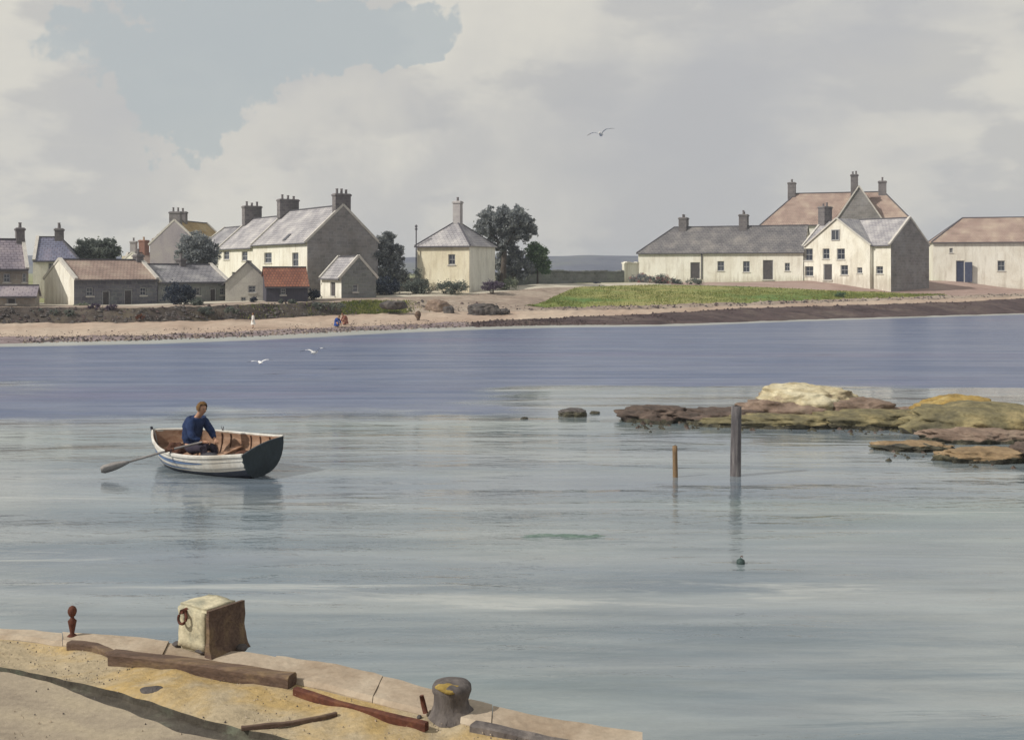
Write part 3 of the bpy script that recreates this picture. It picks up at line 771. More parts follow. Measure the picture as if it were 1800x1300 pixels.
kerb('plank', [(122, 1138), (168, 1143), (198, 1156)], 0.055, 0.05, M['baulk'], 'short dark plank end lying above the thick baulk near the small iron post', 'plank')
kerb('iron_rail', [(520, 1217), (600, 1243), (700, 1268), (750, 1280)], 0.035, 0.04, M['rust'], 'thin rusty iron rail running from the brown baulk to the rounded stump', 'rail')
kerb('grey_kerb', [(832, 1278), (900, 1292), (1010, 1316)], 0.075, 0.035, M['stump'], 'low grey kerb running right from the rounded stump to the quay end', 'kerb')
mb = MB(); mb.tube([(0, 0, 0), (-0.012, 0, 0.05), (-0.02, 0, 0.085)], [0.013, 0.013, 0.011], 10)
o = mb.build('iron_pin', M['rust'], smooth=True); o.location = PZ(748, 1252, QZ + 0.02); tag(o, 'rusty iron pin standing up beside the rounded stump', 'pin')
kerb('driftwood_stick', [(424, 1279), (500, 1271), (560, 1262), (592, 1254)], 0.02, 0.02, M['baulk'], 'thin dark curved stick lying on the sandy quay', 'stick', QZ + 0.012)
def pebble(px, py, s, seed, mat, z=QZ):
    bm = bmesh.new(); bmesh.ops.create_icosphere(bm, subdivisions=3, radius=1)
    for v in bm.verts:
        v.co *= 1 + 0.18 * noise.noise(v.co * 1.4 + Vector((seed, 0, 0)))
        v.co = Vector((v.co.x * s[0], v.co.y * s[1], v.co.z * s[2]))
    me = bpy.data.meshes.new('flat_stone'); bm.to_mesh(me); bm.free()
    me.materials.append(mat); me.polygons.foreach_set('use_smooth', [True] * len(me.polygons))
    o = bpy.data.objects.new('flat_stone', me); COL.objects.link(o); o.location = PZ(px, py, z) + Vector((0, 0, s[2] * 0.5))
    return o
tag(pebble(268, 1217, (0.075, 0.05, 0.02), 3, M['rockdark']), 'flat dark oval stone lying on the edge of the dark shade strip', 'stone')
tag(pebble(737, 1261, (0.012, 0.012, 0.01), 5, M['rockdark']), 'tiny black pebble in front of the rounded stump', 'pebble')
# grit on the quay
mb = MB()
for i in range(1500):
    k = rnd.randrange(2, 158); t = rnd.random()
    p = Kd[k].lerp(G1[k], t) if rnd.random() < 0.6 else G2[k].lerp(back[k], t * 0.25)
    s = rnd.uniform(0.002, 0.0065) * (1.8 if rnd.random() < 0.06 else 1)
    c = p + Vector((rnd.uniform(-.05, .05), rnd.uniform(-.05, .05), 0.006))
    a = rnd.random() * 6.3
    vs = [c + Vector((s * math.cos(a + j * 2.09), s * math.sin(a + j * 2.09), -s * .6)) for j in range(3)] + [c + Vector((0, 0, s * .8))]
    mb.mesh(vs, [(0, 1, 3), (1, 2, 3), (2, 0, 3)], rnd.choice((0, 0, 1)))
tag(mb.build('grit', [M['coping'], M['rockdark']]), kind='stuff')

# square mooring stone with an iron ring
def stone_block():
    base = PZ(366, 1132, CZ)
    root = empty('mooring_block', base, R(-33), 'square pale mooring stone with a rusty ring and a dark cheek added for its shaded side', 'bollard')
    bm = bmesh.new(); bmesh.ops.create_cube(bm, size=1)
    for v in bm.verts:
        top = v.co.z > 0
        sx = 0.268 if top else 0.25
        v.co = Vector((v.co.x * sx, v.co.y * (sx - 0.01), 0.250 if top else -0.01))
    bmesh.ops.bevel(bm, geom=bm.edges[:], offset=0.022, segments=3, affect='EDGES')
    bmesh.ops.subdivide_edges(bm, edges=bm.edges[:], cuts=5, use_grid_fill=True)
    for v in bm.verts:
        n = noise.noise(v.co * 9) * 0.010 + noise.noise(v.co * 26) * 0.004
        v.co += v.co.normalized() * n
        if v.co.z < 0.05: v.co.x *= 1 + (0.05 - v.co.z) * 1.6; v.co.y *= 1 + (0.05 - v.co.z) * 1.6
    me = bpy.data.meshes.new('block'); bm.to_mesh(me); bm.free()
    me.materials.append(M['bollardstone']); me.polygons.foreach_set('use_smooth', [True] * len(me.polygons))
    o = bpy.data.objects.new('block', me); COL.objects.link(o); o.parent = root
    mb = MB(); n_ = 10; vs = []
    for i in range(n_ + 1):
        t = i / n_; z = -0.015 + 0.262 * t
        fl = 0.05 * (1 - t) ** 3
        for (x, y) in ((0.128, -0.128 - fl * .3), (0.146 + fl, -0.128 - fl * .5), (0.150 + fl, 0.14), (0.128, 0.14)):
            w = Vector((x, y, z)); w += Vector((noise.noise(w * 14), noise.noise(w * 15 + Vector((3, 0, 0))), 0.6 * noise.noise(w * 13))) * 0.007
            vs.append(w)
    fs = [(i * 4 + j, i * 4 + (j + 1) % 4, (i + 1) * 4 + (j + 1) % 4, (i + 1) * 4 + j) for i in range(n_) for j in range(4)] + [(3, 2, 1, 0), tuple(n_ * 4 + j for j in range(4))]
    mb.mesh(vs, fs); mb.build('shade_cheek', M['baulk'], root, normals=True)  # dark slab added to give the block its shaded right face
    mb = MB(); pts = []
    for i in range(19):
        a = 2 * math.pi * i / 18
        pts.append(Vector((-0.045 + 0.032 * math.cos(a), -0.152 + 0.008 * math.sin(a), 0.185 + 0.032 * math.sin(a))))
    mb.tube(pts, [0.008] * 19, 8, cap=False)
    mb.build('ring', M['rust'], root, smooth=True)
    mb = MB(); mb.tube([(-0.045, -0.12, 0.222), (-0.045, -0.16, 0.222)], [0.016, 0.013], 10); mb.build('staple', M['rust'], root, smooth=True)
    return root
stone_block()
for px, py, s, sd, lab in ((312, 1134, (0.028, 0.02, 0.018), 11, 'small dark lump for the shadow at the left foot of the square mooring stone'),
                           (425, 1141, (0.035, 0.025, 0.022), 12, 'small dark lump for the shadow at the right foot of the square mooring stone'),
                           (362, 1146, (0.06, 0.022, 0.014), 13, 'long dark sliver for the shadow in front of the square mooring stone')):
    tag(pebble(px, py, s, sd, M['rockdark'], CZ), lab, 'stone')  # dark lumps standing in for the shadows round the block's base
# rounded stump
root = empty('mooring_stump', PZ(793, 1258, CZ - 0.03), 0.3, 'rounded grey mooring stump with ochre lichen on its head', 'bollard')
root.scale = (0.92, 0.92, 1)
mb = MB()
prof = [(0.135, -0.05), (0.125, 0.0), (0.108, 0.03), (0.096, 0.06), (0.094, 0.10), (0.098, 0.14), (0.106, 0.165), (0.106, 0.19), (0.094, 0.207), (0.05, 0.217), (0.01, 0.219)]
mb.lathe(prof, 28)
for v in mb.v:
    f = 1 + 0.10 * noise.noise(Vector((v.x, v.y, v.z)) * 9) + 0.05 * noise.noise(Vector((v.x, v.y, v.z)) * 24)
    v.x *= f; v.y *= f
    v.z *= 0.80
    if v.z < 0.07: v.x += max(0, v.x) * (0.07 - v.z) * 5
mb.build('stump', M['stump'], root, smooth=True)
mb = MB(); mb.lathe([(0.055, 0), (0.07, 0.006), (0.055, 0.013), (0.01, 0.018)], 20, (-0.028, -0.042, 0.157))
for v in mb.v: v.x += 0.015 * noise.noise(v * 20); v.y += 0.012 * noise.noise(v * 22 + Vector((5, 0, 0))); v.z -= 0.45 * max(0, (-v.y - 0.075))
mb.build('lichen_patch', M['lichen'], root, smooth=True)
# small iron post with a ball head
root = empty('iron_post', PZ(127, 1117, CZ), 0, 'small rusty iron post with a ball head on the left of the quay', 'post')
mb = MB(); mb.lathe([(0.03, -0.02), (0.03, 0.0), (0.012, 0.015), (0.020, 0.06), (0.026, 0.09), (0.012, 0.105), (0.01, 0.12)], 14); mb.build('shaft', M['rust'], root, smooth=True)
mb = MB(); mb.lathe([(0.004, 0.112), (0.018, 0.12), (0.026, 0.14), (0.026, 0.155), (0.018, 0.172), (0.004, 0.18)], 14); mb.build('ball_head', M['rust'], root, smooth=True)

# ------------------------------------------------------------------ rocks
def rock(name, px, py, wpx, hgt, dep, mat, label, cat='rock', seed=0, rough=0.32, flat=0.55, subdiv=5, z=0.0, rz=0.0, group=None, freq=1.6, d=None, sink=0.35):
    base = PZ(px, py, z) if d is None else P(px, py, d)
    w = wpx / F * base.y / 2
    bm = bmesh.new(); bmesh.ops.create_icosphere(bm, subdivisions=subdiv, radius=1)
    so = Vector((seed * 3.7, seed * 1.3, 0))
    for v in bm.verts:
        c = v.co.copy()
        sc = Vector((c.x * max(1, w / hgt * 0.45), c.y * max(1, dep / hgt * 0.45), c.z))
        n = noise.noise(sc * freq + so) * rough + noise.noise(sc * freq * 2.7 + so) * rough * 0.5 + abs(noise.noise(sc * freq * 6 + so)) * rough * 0.3
        c *= 1 + n
        zz = c.z
        zz = math.copysign(abs(zz) ** flat, zz)
        step = 0.06 * math.sin((zz + 0.3 * noise.noise(sc * 0.8 + so)) * 16)
        cr = 0.05 * max(0, noise.noise(Vector((sc.x * 5, sc.y * 5, sc.z * 14)) + so)) + 0.10 * max(0.0, 0.18 - abs(noise.noise(sc * 1.9 + so * 2)))
        v.co = Vector((c.x * w * (1 + step * 0.45 - cr), c.y * dep * (1 + step * 0.45 - cr), (zz * hgt if zz > 0 else zz * hgt * sink) * (1 - cr * 1.6)))
    me = bpy.data.meshes.new(name); bm.to_mesh(me); bm.free()
    me.materials.append(mat); me.polygons.foreach_set('use_smooth', [True] * len(me.polygons))
    if d is None:
        me.materials.append(M['rockwet'])
        for p in me.polygons:
            c = p.center
            if c.z < 0.10 + 0.10 * noise.noise(c * 2.2 + so): p.material_index = 1
    o = bpy.data.objects.new(name, me); COL.objects.link(o)
    o.location = base + Vector((0, dep * 0.55, 0)); o.rotation_euler = (0, 0, rz)
    return tag(o, label, cat, group)
SP = 'rocks of the spit beyond the posts'
rock('rock', 1160, 741, 130, 0.38, 0.9, M['rockbrown'], 'dark brown seaweed covered rock at the left tip of the spit', seed=1, group=SP)
rock('rock', 1275, 744, 185, 0.33, 1.0, M['rockbrown'], 'long low brown rock behind the tall grey post', seed=2, group=SP)
rock('rock', 1430, 737, 205, 0.90, 1.3, M['rockpale'], 'large pale domed rock rising from the middle of the spit', seed=3, rough=0.22, subdiv=6, group=SP)
rock('rock', 1385, 741, 165, 0.62, 0.9, M['rockpurple'], 'purple brown rock along the foot of the pale dome', seed=4, group=SP)
rock('rock', 1520, 742, 130, 0.60, 0.9, M['rockpurple'], 'purple brown rock leaning on the right flank of the pale dome', seed=5, group=SP)
rock('rock', 1400, 751, 330, 0.30, 0.8, M['rockolive'], 'long flat dark olive ledge at the water below the pale dome', seed=6, rough=0.25, group=SP)
rock('rock', 1560, 752, 260, 0.42, 0.9, M['rockolive'], 'flat olive ledge right of the pale dome', seed=7, rough=0.25, group=SP)
rock('rock', 1635, 738, 110, 0.36, 0.7, M['rockpurple'], 'small brown boulder between the pale dome and the ochre hump', seed=8, group=SP)
rock('rock', 1700, 748, 150, 0.72, 1.0, M['rockochre'], 'ochre lichened hump at the right of the spit', seed=9, rough=0.25, group=SP)
rock('rock', 1760, 764, 330, 0.70, 1.6, M['rockolive'], 'broad grassy olive rock at the right end of the spit', seed=10, rough=0.22, group=SP)
LG = 'ledges in front of the spit'
rock('rock', 1725, 778, 200, 0.30, 0.7, M['rockpurple'], 'pinkish grey ledge below the broad olive rock', seed=11, rough=0.25, group=LG)
rock('rock', 1610, 792, 140, 0.17, 0.55, M['rocktan'], 'tan ledge reaching left into the water', seed=12, rough=0.25, group=LG)
rock('rock', 1740, 812, 175, 0.26, 0.6, M['rocktan'], 'nearest tan ledge at the right edge of the water', seed=13, rough=0.25, group=LG)
rock('rock', 1815, 812, 60, 0.36, 0.5, M['rockbrown'], 'dark brown boulder on the nearest tan ledge', seed=14, group=LG)
IS = 'small rocks awash left of the spit'
rock('rock', 1008, 732, 52, 0.22, 0.35, M['rockdark'], 'dark rounded rock standing alone in the water', seed=15, group=IS, rough=0.2)
rock('rock', 1046, 727, 18, 0.07, 0.15, M['rockbrown'], 'tiny brown rock awash beside the dark rounded rock', seed=16, group=IS, subdiv=4)
rock('rock', 922, 736, 12, 0.05, 0.1, M['rockdark'], 'tiniest dark rock awash left of the dark rounded rock', seed=17, group=IS, subdiv=4)
# small stones and wrack round the foot of the spit
mb = MB()
def lump(mb, c, s, m):
    vs = []
    for k in range(5):
        a = k * 1.2566 + rnd.random() * .5
        vs.append(c + Vector((s * math.cos(a) * rnd.uniform(.7, 1.3), s * math.sin(a) * rnd.uniform(.7, 1.3), -s * .3)))
    vs += [c + Vector((s * .35 * rnd.uniform(-1, 1), s * .3, s * rnd.uniform(.35, .8))), c + Vector((-s * .3, -s * .3 * rnd.random(), s * rnd.uniform(.35, .7)))]
    mb.mesh(vs, [(0, 1, 5), (1, 2, 5), (2, 3, 6), (3, 4, 6), (4, 0, 6), (0, 5, 6), (2, 6, 5)], m)
for i in range(700):
    px = rnd.uniform(1110, 1800); lower = rnd.random() < 0.3
    py = rnd.gauss(745 + max(0, (px - 1400)) * 0.05, 5) if not lower else rnd.gauss(790 + max(0, px - 1560) * 0.09, 8)
    if lower and px < 1560: continue
    lump(mb, PZ(px, py, 0.0), rnd.uniform(0.03, 0.13), rnd.choice((0, 0, 1, 2)))
tag(mb.build('wrack_stones', [M['rockwet'], M['rockbrown'], M['rockwet']]), kind='stuff')
# stones on the far shore
mb = MB()
for i in range(5200):
    px = rnd.uniform(-60, 1860)
    if px < 830:
        row = rnd.choice(('WS', 'WS', 'FT', 'SF')) 
    else: row = rnd.choice(('WS', 'WS', 'WS', 'FT'))
    A, B = {'WS': ('W', 'S'), 'FT': ('Fo', 'T'), 'SF': ('S', 'Fo')}[row]
    t = rnd.random()
    if row == 'SF': t = t * t * 0.4
    p = shore_pt(A, px).lerp(shore_pt(B, px), t)
    s = rnd.uniform(0.06, 0.22) if row != 'SF' else rnd.uniform(.03, .08)
    if px < 830 and row == 'WS': s *= 0.5
    lump(mb, p, s, 0 if (row == 'WS' and px > 830) else rnd.choice((0, 1, 2) if row != 'FT' or px > 715 else (0, 1, 1)))
tag(mb.build('shore_stones', [M['weedrock'], M['rockdark'], M['banksand']]), kind='stuff')
SB = 'boulders on the bank below the yellow house'
rock('boulder', 690, 540, 44, 0.55, 0.8, M['rockdark'], 'flat dark boulder on the bank left of the yellow house', 'boulder', 21, d=91, subdiv=4, group=SB)
rock('boulder', 768, 545, 46, 0.85, 0.9, M['rockpurple'], 'grey slab of rock on the bank below the yellow house', 'boulder', 22, d=94, subdiv=4, group=SB)
rock('boulder', 788, 549, 18, 0.55, 0.5, M['rockdark'], 'small dark boulder beside the grey slab of rock', 'boulder', 23, d=92.5, subdiv=4, group=SB)
rock('boulder', 850, 551, 58, 0.80, 1.0, M['rockdark'], 'large blackish boulder on the beach right of the yellow house', 'boulder', 24, d=92.5, subdiv=5, group=SB)
rock('boulder', 885, 549, 22, 0.3, 0.5, M['rockdark'], 'low dark boulder touching the large blackish one', 'boulder', 25, d=92.8, subdiv=4, group=SB)

# ------------------------------------------------------------------ posts and float
def post(px, py, w, h, mat, label, lean=0.0):
    base = PZ(px, py, 0); mb = MB(); n = 10; pts = []; rr = []
    for i in range(n + 1):
        t = i / n
        pts.append(Vector((lean * t, 0, -0.6 + (h + 0.6) * t))); rr.append(w / 2 * (1.05 - 0.12 * t + 0.05 * noise.noise(Vector((t * 6, px, 0)))))
    pts.append(pts[-1] + Vector((0.01, 0, 0.02))); rr.append(rr[-1] * 0.6)
    mb.tube(pts, rr, 14)
    o = mb.build('mooring_post', mat, smooth=True); o.location = base
    return tag(o, label, 'post', 'posts standing in the water')
post(1292, 836, 0.22, 1.42, M['postgrey'], 'tall thick grey post standing in the water', 0.03)
post(1188, 838, 0.105, 0.63, M['postbrown'], 'short thin brown stake standing in the water', -0.02)
root = empty('float', PZ(1302, 990, 0.0), 0, 'small dark round float on the open water', 'float')
mb = MB(); mb.lathe([(0.008, -0.05), (0.045, -0.03), (0.062, 0.01), (0.055, 0.05), (0.02, 0.075), (0.006, 0.08)], 16); mb.build('ball', M['buoy'], root, smooth=True)
mb = MB(); mb.tube([(0, 0, 0.07), (0, 0, 0.1), (0.02, 0, 0.11), (0.03, 0, 0.09)], [0.007] * 4, 6); mb.build('eyelet', M['rust'], root)

mb = MB(); wb = PZ(992, 941, 0.004)
for q in range(26):
    cx_, cy_ = rnd.gauss(0, .30), rnd.gauss(0, .07); L_, W_ = rnd.uniform(.06, .30) * (1 - .4 * min(1, abs(cx_))), rnd.uniform(.012, .04); n = 12; top = []
    for k in range(n):
        a = 2 * math.pi * k / n; r_ = 1 + 0.4 * noise.noise(Vector((math.cos(a) * 2 + q, math.sin(a) * 2, 4)))
        top.append(Vector((cx_ + math.cos(a) * r_ * L_, cy_ + math.sin(a) * r_ * W_ + .1 * math.cos(a) * L_, -0.003)))
    c_ = Vector((cx_, cy_, 0.006 + .0004 * q)); i_ = len(top)
    mb.mesh(top + [c_], [(k, (k + 1) % n, n) for k in range(n)])
o = mb.build('weed_mat', M['weedmat'], smooth=True); o.location = wb
tag(o, 'thin green streak of floating weed in the middle of the open water', 'seaweed')

# ------------------------------------------------------------------ houses
def wall_rect(mb, o, ux, uz, nrm, W, Z0, Z1, holes, depth=0.16):
    xs = sorted({0.0, W, *[h[0] for h in holes], *[h[2] for h in holes]})
    zs = sorted({Z0, Z1, *[h[1] for h in holes], *[h[3] for h in holes]})
    pt = lambda x, z, k=0.0: o + ux * x + uz * z - nrm * k
    for a, b in zip(xs, xs[1:]):
        for c, d in zip(zs, zs[1:]):
            cx, cz = (a + b) / 2, (c + d) / 2
            if any(h[0] < cx < h[2] and h[1] < cz < h[3] for h in holes): continue
            mb.poly([pt(a, c), pt(b, c), pt(b, d), pt(a, d)])
    for h in holes:
        x0, z0, x1, z1 = h
        mb.poly([pt(x0, z0), pt(x1, z0), pt(x1, z0, depth), pt(x0, z0, depth)])
        mb.poly([pt(x0, z1, depth), pt(x1, z1, depth), pt(x1, z1), pt(x0, z1)])
        mb.poly([pt(x0, z0, depth), pt(x0, z1, depth), pt(x0, z1), pt(x0, z0)])
        mb.poly([pt(x1, z0), pt(x1, z1), pt(x1, z1, depth), pt(x1, z0, depth)])

def window(root, o, ux, nrm, x0, z0, x1, z1, depth=0.16, mat=None):
    uz = Vector((0, 0, 1)); pt = lambda x, z, k: o + ux * x + uz * z - nrm * k
    mb = MB(); t = 0.07
    def bar(a, b, c, d, k0, k1):
        Mx = Matrix((ux, -nrm, uz)).transposed().to_4x4(); Mx.translation = o
        mb.box((a, k0, c), (b, k1, d), Mx)
    k0, k1 = depth - 0.07, depth - 0.005
    bar(x0, x0 + t, z0, z1, k0, k1); bar(x1 - t, x1, z0, z1, k0, k1)
    bar(x0 + t, x1 - t, z0, z0 + t, k0, k1); bar(x0 + t, x1 - t, z1 - t, z1, k0, k1)
    zm, xm = (z0 + z1) / 2, (x0 + x1) / 2
    bar(x0 + t, x1 - t, zm - 0.025, zm + 0.025, k0 + 0.01, k1)
    bar(xm - 0.015, xm + 0.015, z0 + t, zm - 0.025, k0 + 0.02, k1); bar(xm - 0.015, xm + 0.015, zm + 0.025, z1 - t, k0 + 0.02, k1)
    w = mb.build('window', mat or M['frame'], root)
    mb = MB(); mb.poly([pt(x0 + 0.01, z0 + 0.01, depth - 0.02), pt(x1 - 0.01, z0 + 0.01, depth - 0.02), pt(x1 - 0.01, z1 - 0.01, depth - 0.02), pt(x0 + 0.01, z1 - 0.01, depth - 0.02)])
    mb.build('pane', M['glass'], w)
    mb = MB(); Mx = Matrix((ux, -nrm, uz)).transposed().to_4x4(); Mx.translation = o
    mb.box((x0 - 0.08, -0.07, z0 - 0.10), (x1 + 0.08, 0.04, z0 - 0.003), Mx)
    mb.build('sill', M['skew'], w)
    return w

def door(root, o, ux, nrm, x0, z0, x1, z1, depth=0.16, mat=None):
    uz = Vector((0, 0, 1)); Mx = Matrix((ux, -nrm, uz)).transposed().to_4x4(); Mx.translation = o
    mb = MB(); n = 5; w = (x1 - x0 - 0.16) / n
    for i in range(n):
        mb.box((x0 + 0.08 + i * w + 0.005, depth - 0.05, z0 + 0.02), (x0 + 0.08 + (i + 1) * w - 0.005, depth - 0.01, z1 - 0.085), Mx)
    mb.box((x0 + 0.08, depth - 0.02, z0 + 0.02), (x1 - 0.08, depth - 0.004, z1 - 0.085), Mx)
    d = mb.build('door', mat or M['doorgrey'], root)
    mb = MB()
    mb.box((x0, depth - 0.08, z0), (x0 + 0.078, depth, z1), Mx); mb.box((x1 - 0.078, depth - 0.08, z0), (x1, depth, z1), Mx)
    mb.box((x0 + 0.08, depth - 0.08, z1 - 0.08), (x1 - 0.08, depth, z1), Mx)
    mb.build('frame', M['frame'], d)
    mb = MB(); mb.box((x1 - 0.2, depth - 0.10, z0 + 0.95), (x1 - 0.15, depth - 0.052, z0 + 1.07), Mx); mb.build('handle', M['gutter'], d)
    mb = MB(); mb.box((x0 - 0.1, -0.12, z0 - 0.14), (x1 + 0.1, 0.1, z0 - 0.004), Mx); mb.build('doorstep', M['skew'], d)
    return d

def solid_roof(mb, faces, th):
    """top faces plus the same faces th lower and the rim between them"""
    edges = {}
    key = lambda p: (round(p[0], 4), round(p[1], 4), round(p[2], 4))
    for f in faces:
        f = [Vector(p) for p in f]
        mb.poly(f); mb.poly([p - Vector((0, 0, th)) for p in reversed(f)])
        for a, b in zip(f, f[1:] + f[:1]):
            e = frozenset((key(a), key(b)))
            edges.setdefault(e, []).append((a, b))
    for e, l in edges.items():
        if len(l) == 1:
            a, b = l[0]; dz = Vector((0, 0, th))
            mb.poly([b, a, a - dz, b - dz])

def chimney(root, x, y, zb, zt, w, dp, pots, mat, potmat):
    mb = MB(); mb.box((x - w / 2, y - dp / 2, zb), (x + w / 2, y + dp / 2, zt - 0.22))
    mb.box((x - w / 2 - 0.07, y - dp / 2 - 0.07, zt - 0.22), (x + w / 2 + 0.07, y + dp / 2 + 0.07, zt - 0.08))
    mb.box((x - w / 2 - 0.02, y - dp / 2 - 0.02, zt - 0.08), (x + w / 2 + 0.02, y + dp / 2 + 0.02, zt), taper=0.05)
    c = mb.build('chimney', mat, root)
    for i in range(pots):
        t = (i + 0.5) / pots - 0.5
        px, py = (x, y + t * dp * 0.9) if dp > w else (x + t * w * 0.9, y)
        mb = MB(); h = rnd.uniform(0.32, 0.5)
        mb.lathe([(0.13, 0), (0.12, 0.05), (0.10, h - 0.1), (0.125, h - 0.08), (0.125, h), (0.08, h), (0.08, h - 0.15)], 10, (px, py, zt - 0.005))
        mb.build('chimney_pot', potmat, c, smooth=False)

def house(name, label, cat, A, B, z, depth, eave, ridge, wall, roof, openings=(), chims=(), hip=(0, 0), skews=(True, True), group=None,
          cross=None, gablemat=None, ov=0.18, flue=None, dormers=(), skylights=(), rightmat=None, leftmat=None):
    """A, B: (px, distance) of the front corners seen from the sea; heights above the water"""
    a, b = XY(*A), XY(*B); u = (b - a); L = u.length; u.normalize(); v = Vector((-u.y, u.x)); rz = math.atan2(u.y, u.x)
    root = empty(name, (a.x, a.y, z), rz, label, cat, group)
    e, r = eave - z, ridge - z
    UX, UY, UZ = Vector((1, 0, 0)), Vector((0, 1, 0)), Vector((0, 0, 1))
    def front_hit(px):
        k = (px - 900) / F                      # (a + s u).x = k (a + s u).y
        s = (k * a.y - a.x) / (u.x - k * u.y)
        return s, a.y + s * u.y
    def right_hit(px):
        k = (px - 900) / F
        s = (k * b.y - b.x) / (v.x - k * v.y)
        return s, b.y + s * v.y
    fh, rh, specs = [], [], []
    for op in openings:
        kind, px, y0, y1, wpx = op[:5]; side = op[5] if len(op) > 5 else 'front'; mt = op[6] if len(op) > 6 else None
        hit = front_hit if side == 'front' else right_hit
        s0, d = hit(px - wpx / 2); s1, d1 = hit(px + wpx / 2); sm, dm = hit(px)
        z1_, z0_ = ZP(y0, dm) - z, ZP(y1, dm) - z
        lim = L if side == 'front' else depth
        s0, s1 = max(0.15, s0), min(lim - 0.15, s1); z1_ = min(z1_, e - 0.12)
        if kind == 'door': z0_ = max(0.05, min(z0_, 0.4))
        h = (s0, z0_, s1, z1_)
        (fh if side == 'front' else rh).append(h); specs.append((kind, side, h, mt))
    mb = MB(); lo = -1.6
    wall_rect(mb, Vector((0, 0, 0)), UX, UZ, -UY, L, lo, e, fh)
    wall_rect(mb, Vector((L, 0, 0)), UY, UZ, UX, depth, lo, e, rh)
    wall_rect(mb, Vector((L, depth, 0)), -UX, UZ, UY, L, lo, e, [])
    wall_rect(mb, Vector((0, depth, 0)), -UY, UZ, -UX, depth, lo, e, [])
    if not hip[1]: mb.poly([(L, 0, e), (L, depth, e), (L, depth / 2, r)])
    if not hip[0]: mb.poly([(0, depth, e), (0, 0, e), (0, depth / 2, r)])
    ms = [wall]
    if leftmat:
        ms = [wall, leftmat]
        mb.m = [1 if max(mb.v[i].x for i in f) < 0.01 else 0 for f in mb.f]
    if gablemat:                       # right end wall; the dark ones have its shade put into the colour
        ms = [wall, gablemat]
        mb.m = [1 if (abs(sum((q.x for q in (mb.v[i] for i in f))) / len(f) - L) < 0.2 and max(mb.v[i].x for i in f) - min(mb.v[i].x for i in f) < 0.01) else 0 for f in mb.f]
    mb.build('wall', ms, root)
    for kind, side, h, mt in specs:
        if side == 'front': o_, ux_, n_ = Vector((0, 0, 0)), UX, -UY
        else: o_, ux_, n_ = Vector((L, 0, 0)), UY, UX
        (window if kind == 'win' else door)(root, o_, ux_, n_, *h, mat=mt)
    # roof
    sl = (r - e) / (depth / 2); ze = e - ov * sl; t0 = 0.10
    fl, fr = hip
    xl = 0.02 if not fl else -ov; xr = L - 0.02 if not fr else L + ov
    if skews[0] is False and not fl: xl = -0.12
    if skews[1] is False and not fr: xr = L + 0.12
    rl = fl if fl else xl; rr_ = L - fr if fr else xr
    up = Vector((0, 0, t0))
    fA, fB = Vector((xl, -ov, ze)) + up, Vector((xr, -ov, ze)) + up
    bA, bB = Vector((xl, depth + ov, ze)) + up, Vector((xr, depth + ov, ze)) + up
    rA, rB = Vector((rl, depth / 2, r)) + up, Vector((rr_, depth / 2, r)) + up
    faces = [[fA, fB, rB, rA], [bB, bA, rA, rB]]
    if fl: faces.append([bA, fA, rA])
    if fr: faces.append([fB, bB, rB])
    mb = MB(); solid_roof(mb, faces, t0 - 0.012); rf = mb.build('roof', roof, root)
    mb = MB(); mb.beam(rA + Vector((0, 0, 0.02)), rB + Vector((0, 0, 0.02)), 0.2, 0.1)
    for f, c0, c1, rp in ((fl, fA, bA, rA), (fr, fB, bB, rB)):
        if f:
            mb.beam(c0 + Vector((0, 0, 0.03)), rp + Vector((0, 0, 0.02)), 0.16, 0.08); mb.beam(c1 + Vector((0, 0, 0.03)), rp + Vector((0, 0, 0.02)), 0.16, 0.08)
    mb.build('ridge_tiles', M['gutter'], rf)
    for k, (x, f) in enumerate(((0.0, fl), (L, fr))):
        if f or not skews[k]: continue
        mb = MB(); xx = x + (0.09 if k == 0 else -0.09)
        for y0 in (-ov - 0.02, depth + ov + 0.02):
            mb.beam((xx, y0, ze + t0 + 0.03), (xx, depth / 2, r + t0 + 0.05), 0.26, 0.2)
        mb.build('skew', M['skew'], rf)
    mb = MB(); mb.box((xl, -ov - 0.11, ze - 0.04), (xr, -ov - 0.004, ze + 0.06)); mb.build('gutter', M['gutter'], root)
    for c in chims:
        x, w, dp, top, pots = c[:5]; mt = c[5] if len(c) > 5 else M['chim']; pm = c[6] if len(c) > 6 else M['potgrey']
        x = min(max(x * L, w / 2 + 0.01), L - w / 2 - 0.01)
        chimney(root, x, depth / 2 + 0.003, r - 0.6 if not (fl or fr) else r - 0.9, top - z, w, dp, pots, mt, pm)
    for (px, py, w_, h_) in skylights:
        s, d = front_hit(px); k = 0.45 if py is None else py
        yb = depth / 2 * k; zb_ = e + sl * yb + t0
        nrm = Vector((0, -sl, 1)).normalized(); tv = Vector((0, 1, sl)).normalized()
        Mx = Matrix((UX, tv, nrm)).transposed().to_4x4(); Mx.translation = Vector((s, yb, zb_))
        mb = MB(); mb.box((-w_ / 2, -h_ / 2, -0.02), (w_ / 2, h_ / 2, 0.07), Mx); sk = mb.build('skylight', M['gutter'], rf)
        mb = MB(); mb.poly([Mx @ Vector(q) for q in ((-w_ / 2 + .06, -h_ / 2 + .06, 0.075), (w_ / 2 - .06, -h_ / 2 + .06, 0.075), (w_ / 2 - .06, h_ / 2 - .06, 0.075), (-w_ / 2 + .06, h_ / 2 - .06, 0.075))])
        mb.build('pane', M['glass'], rf)
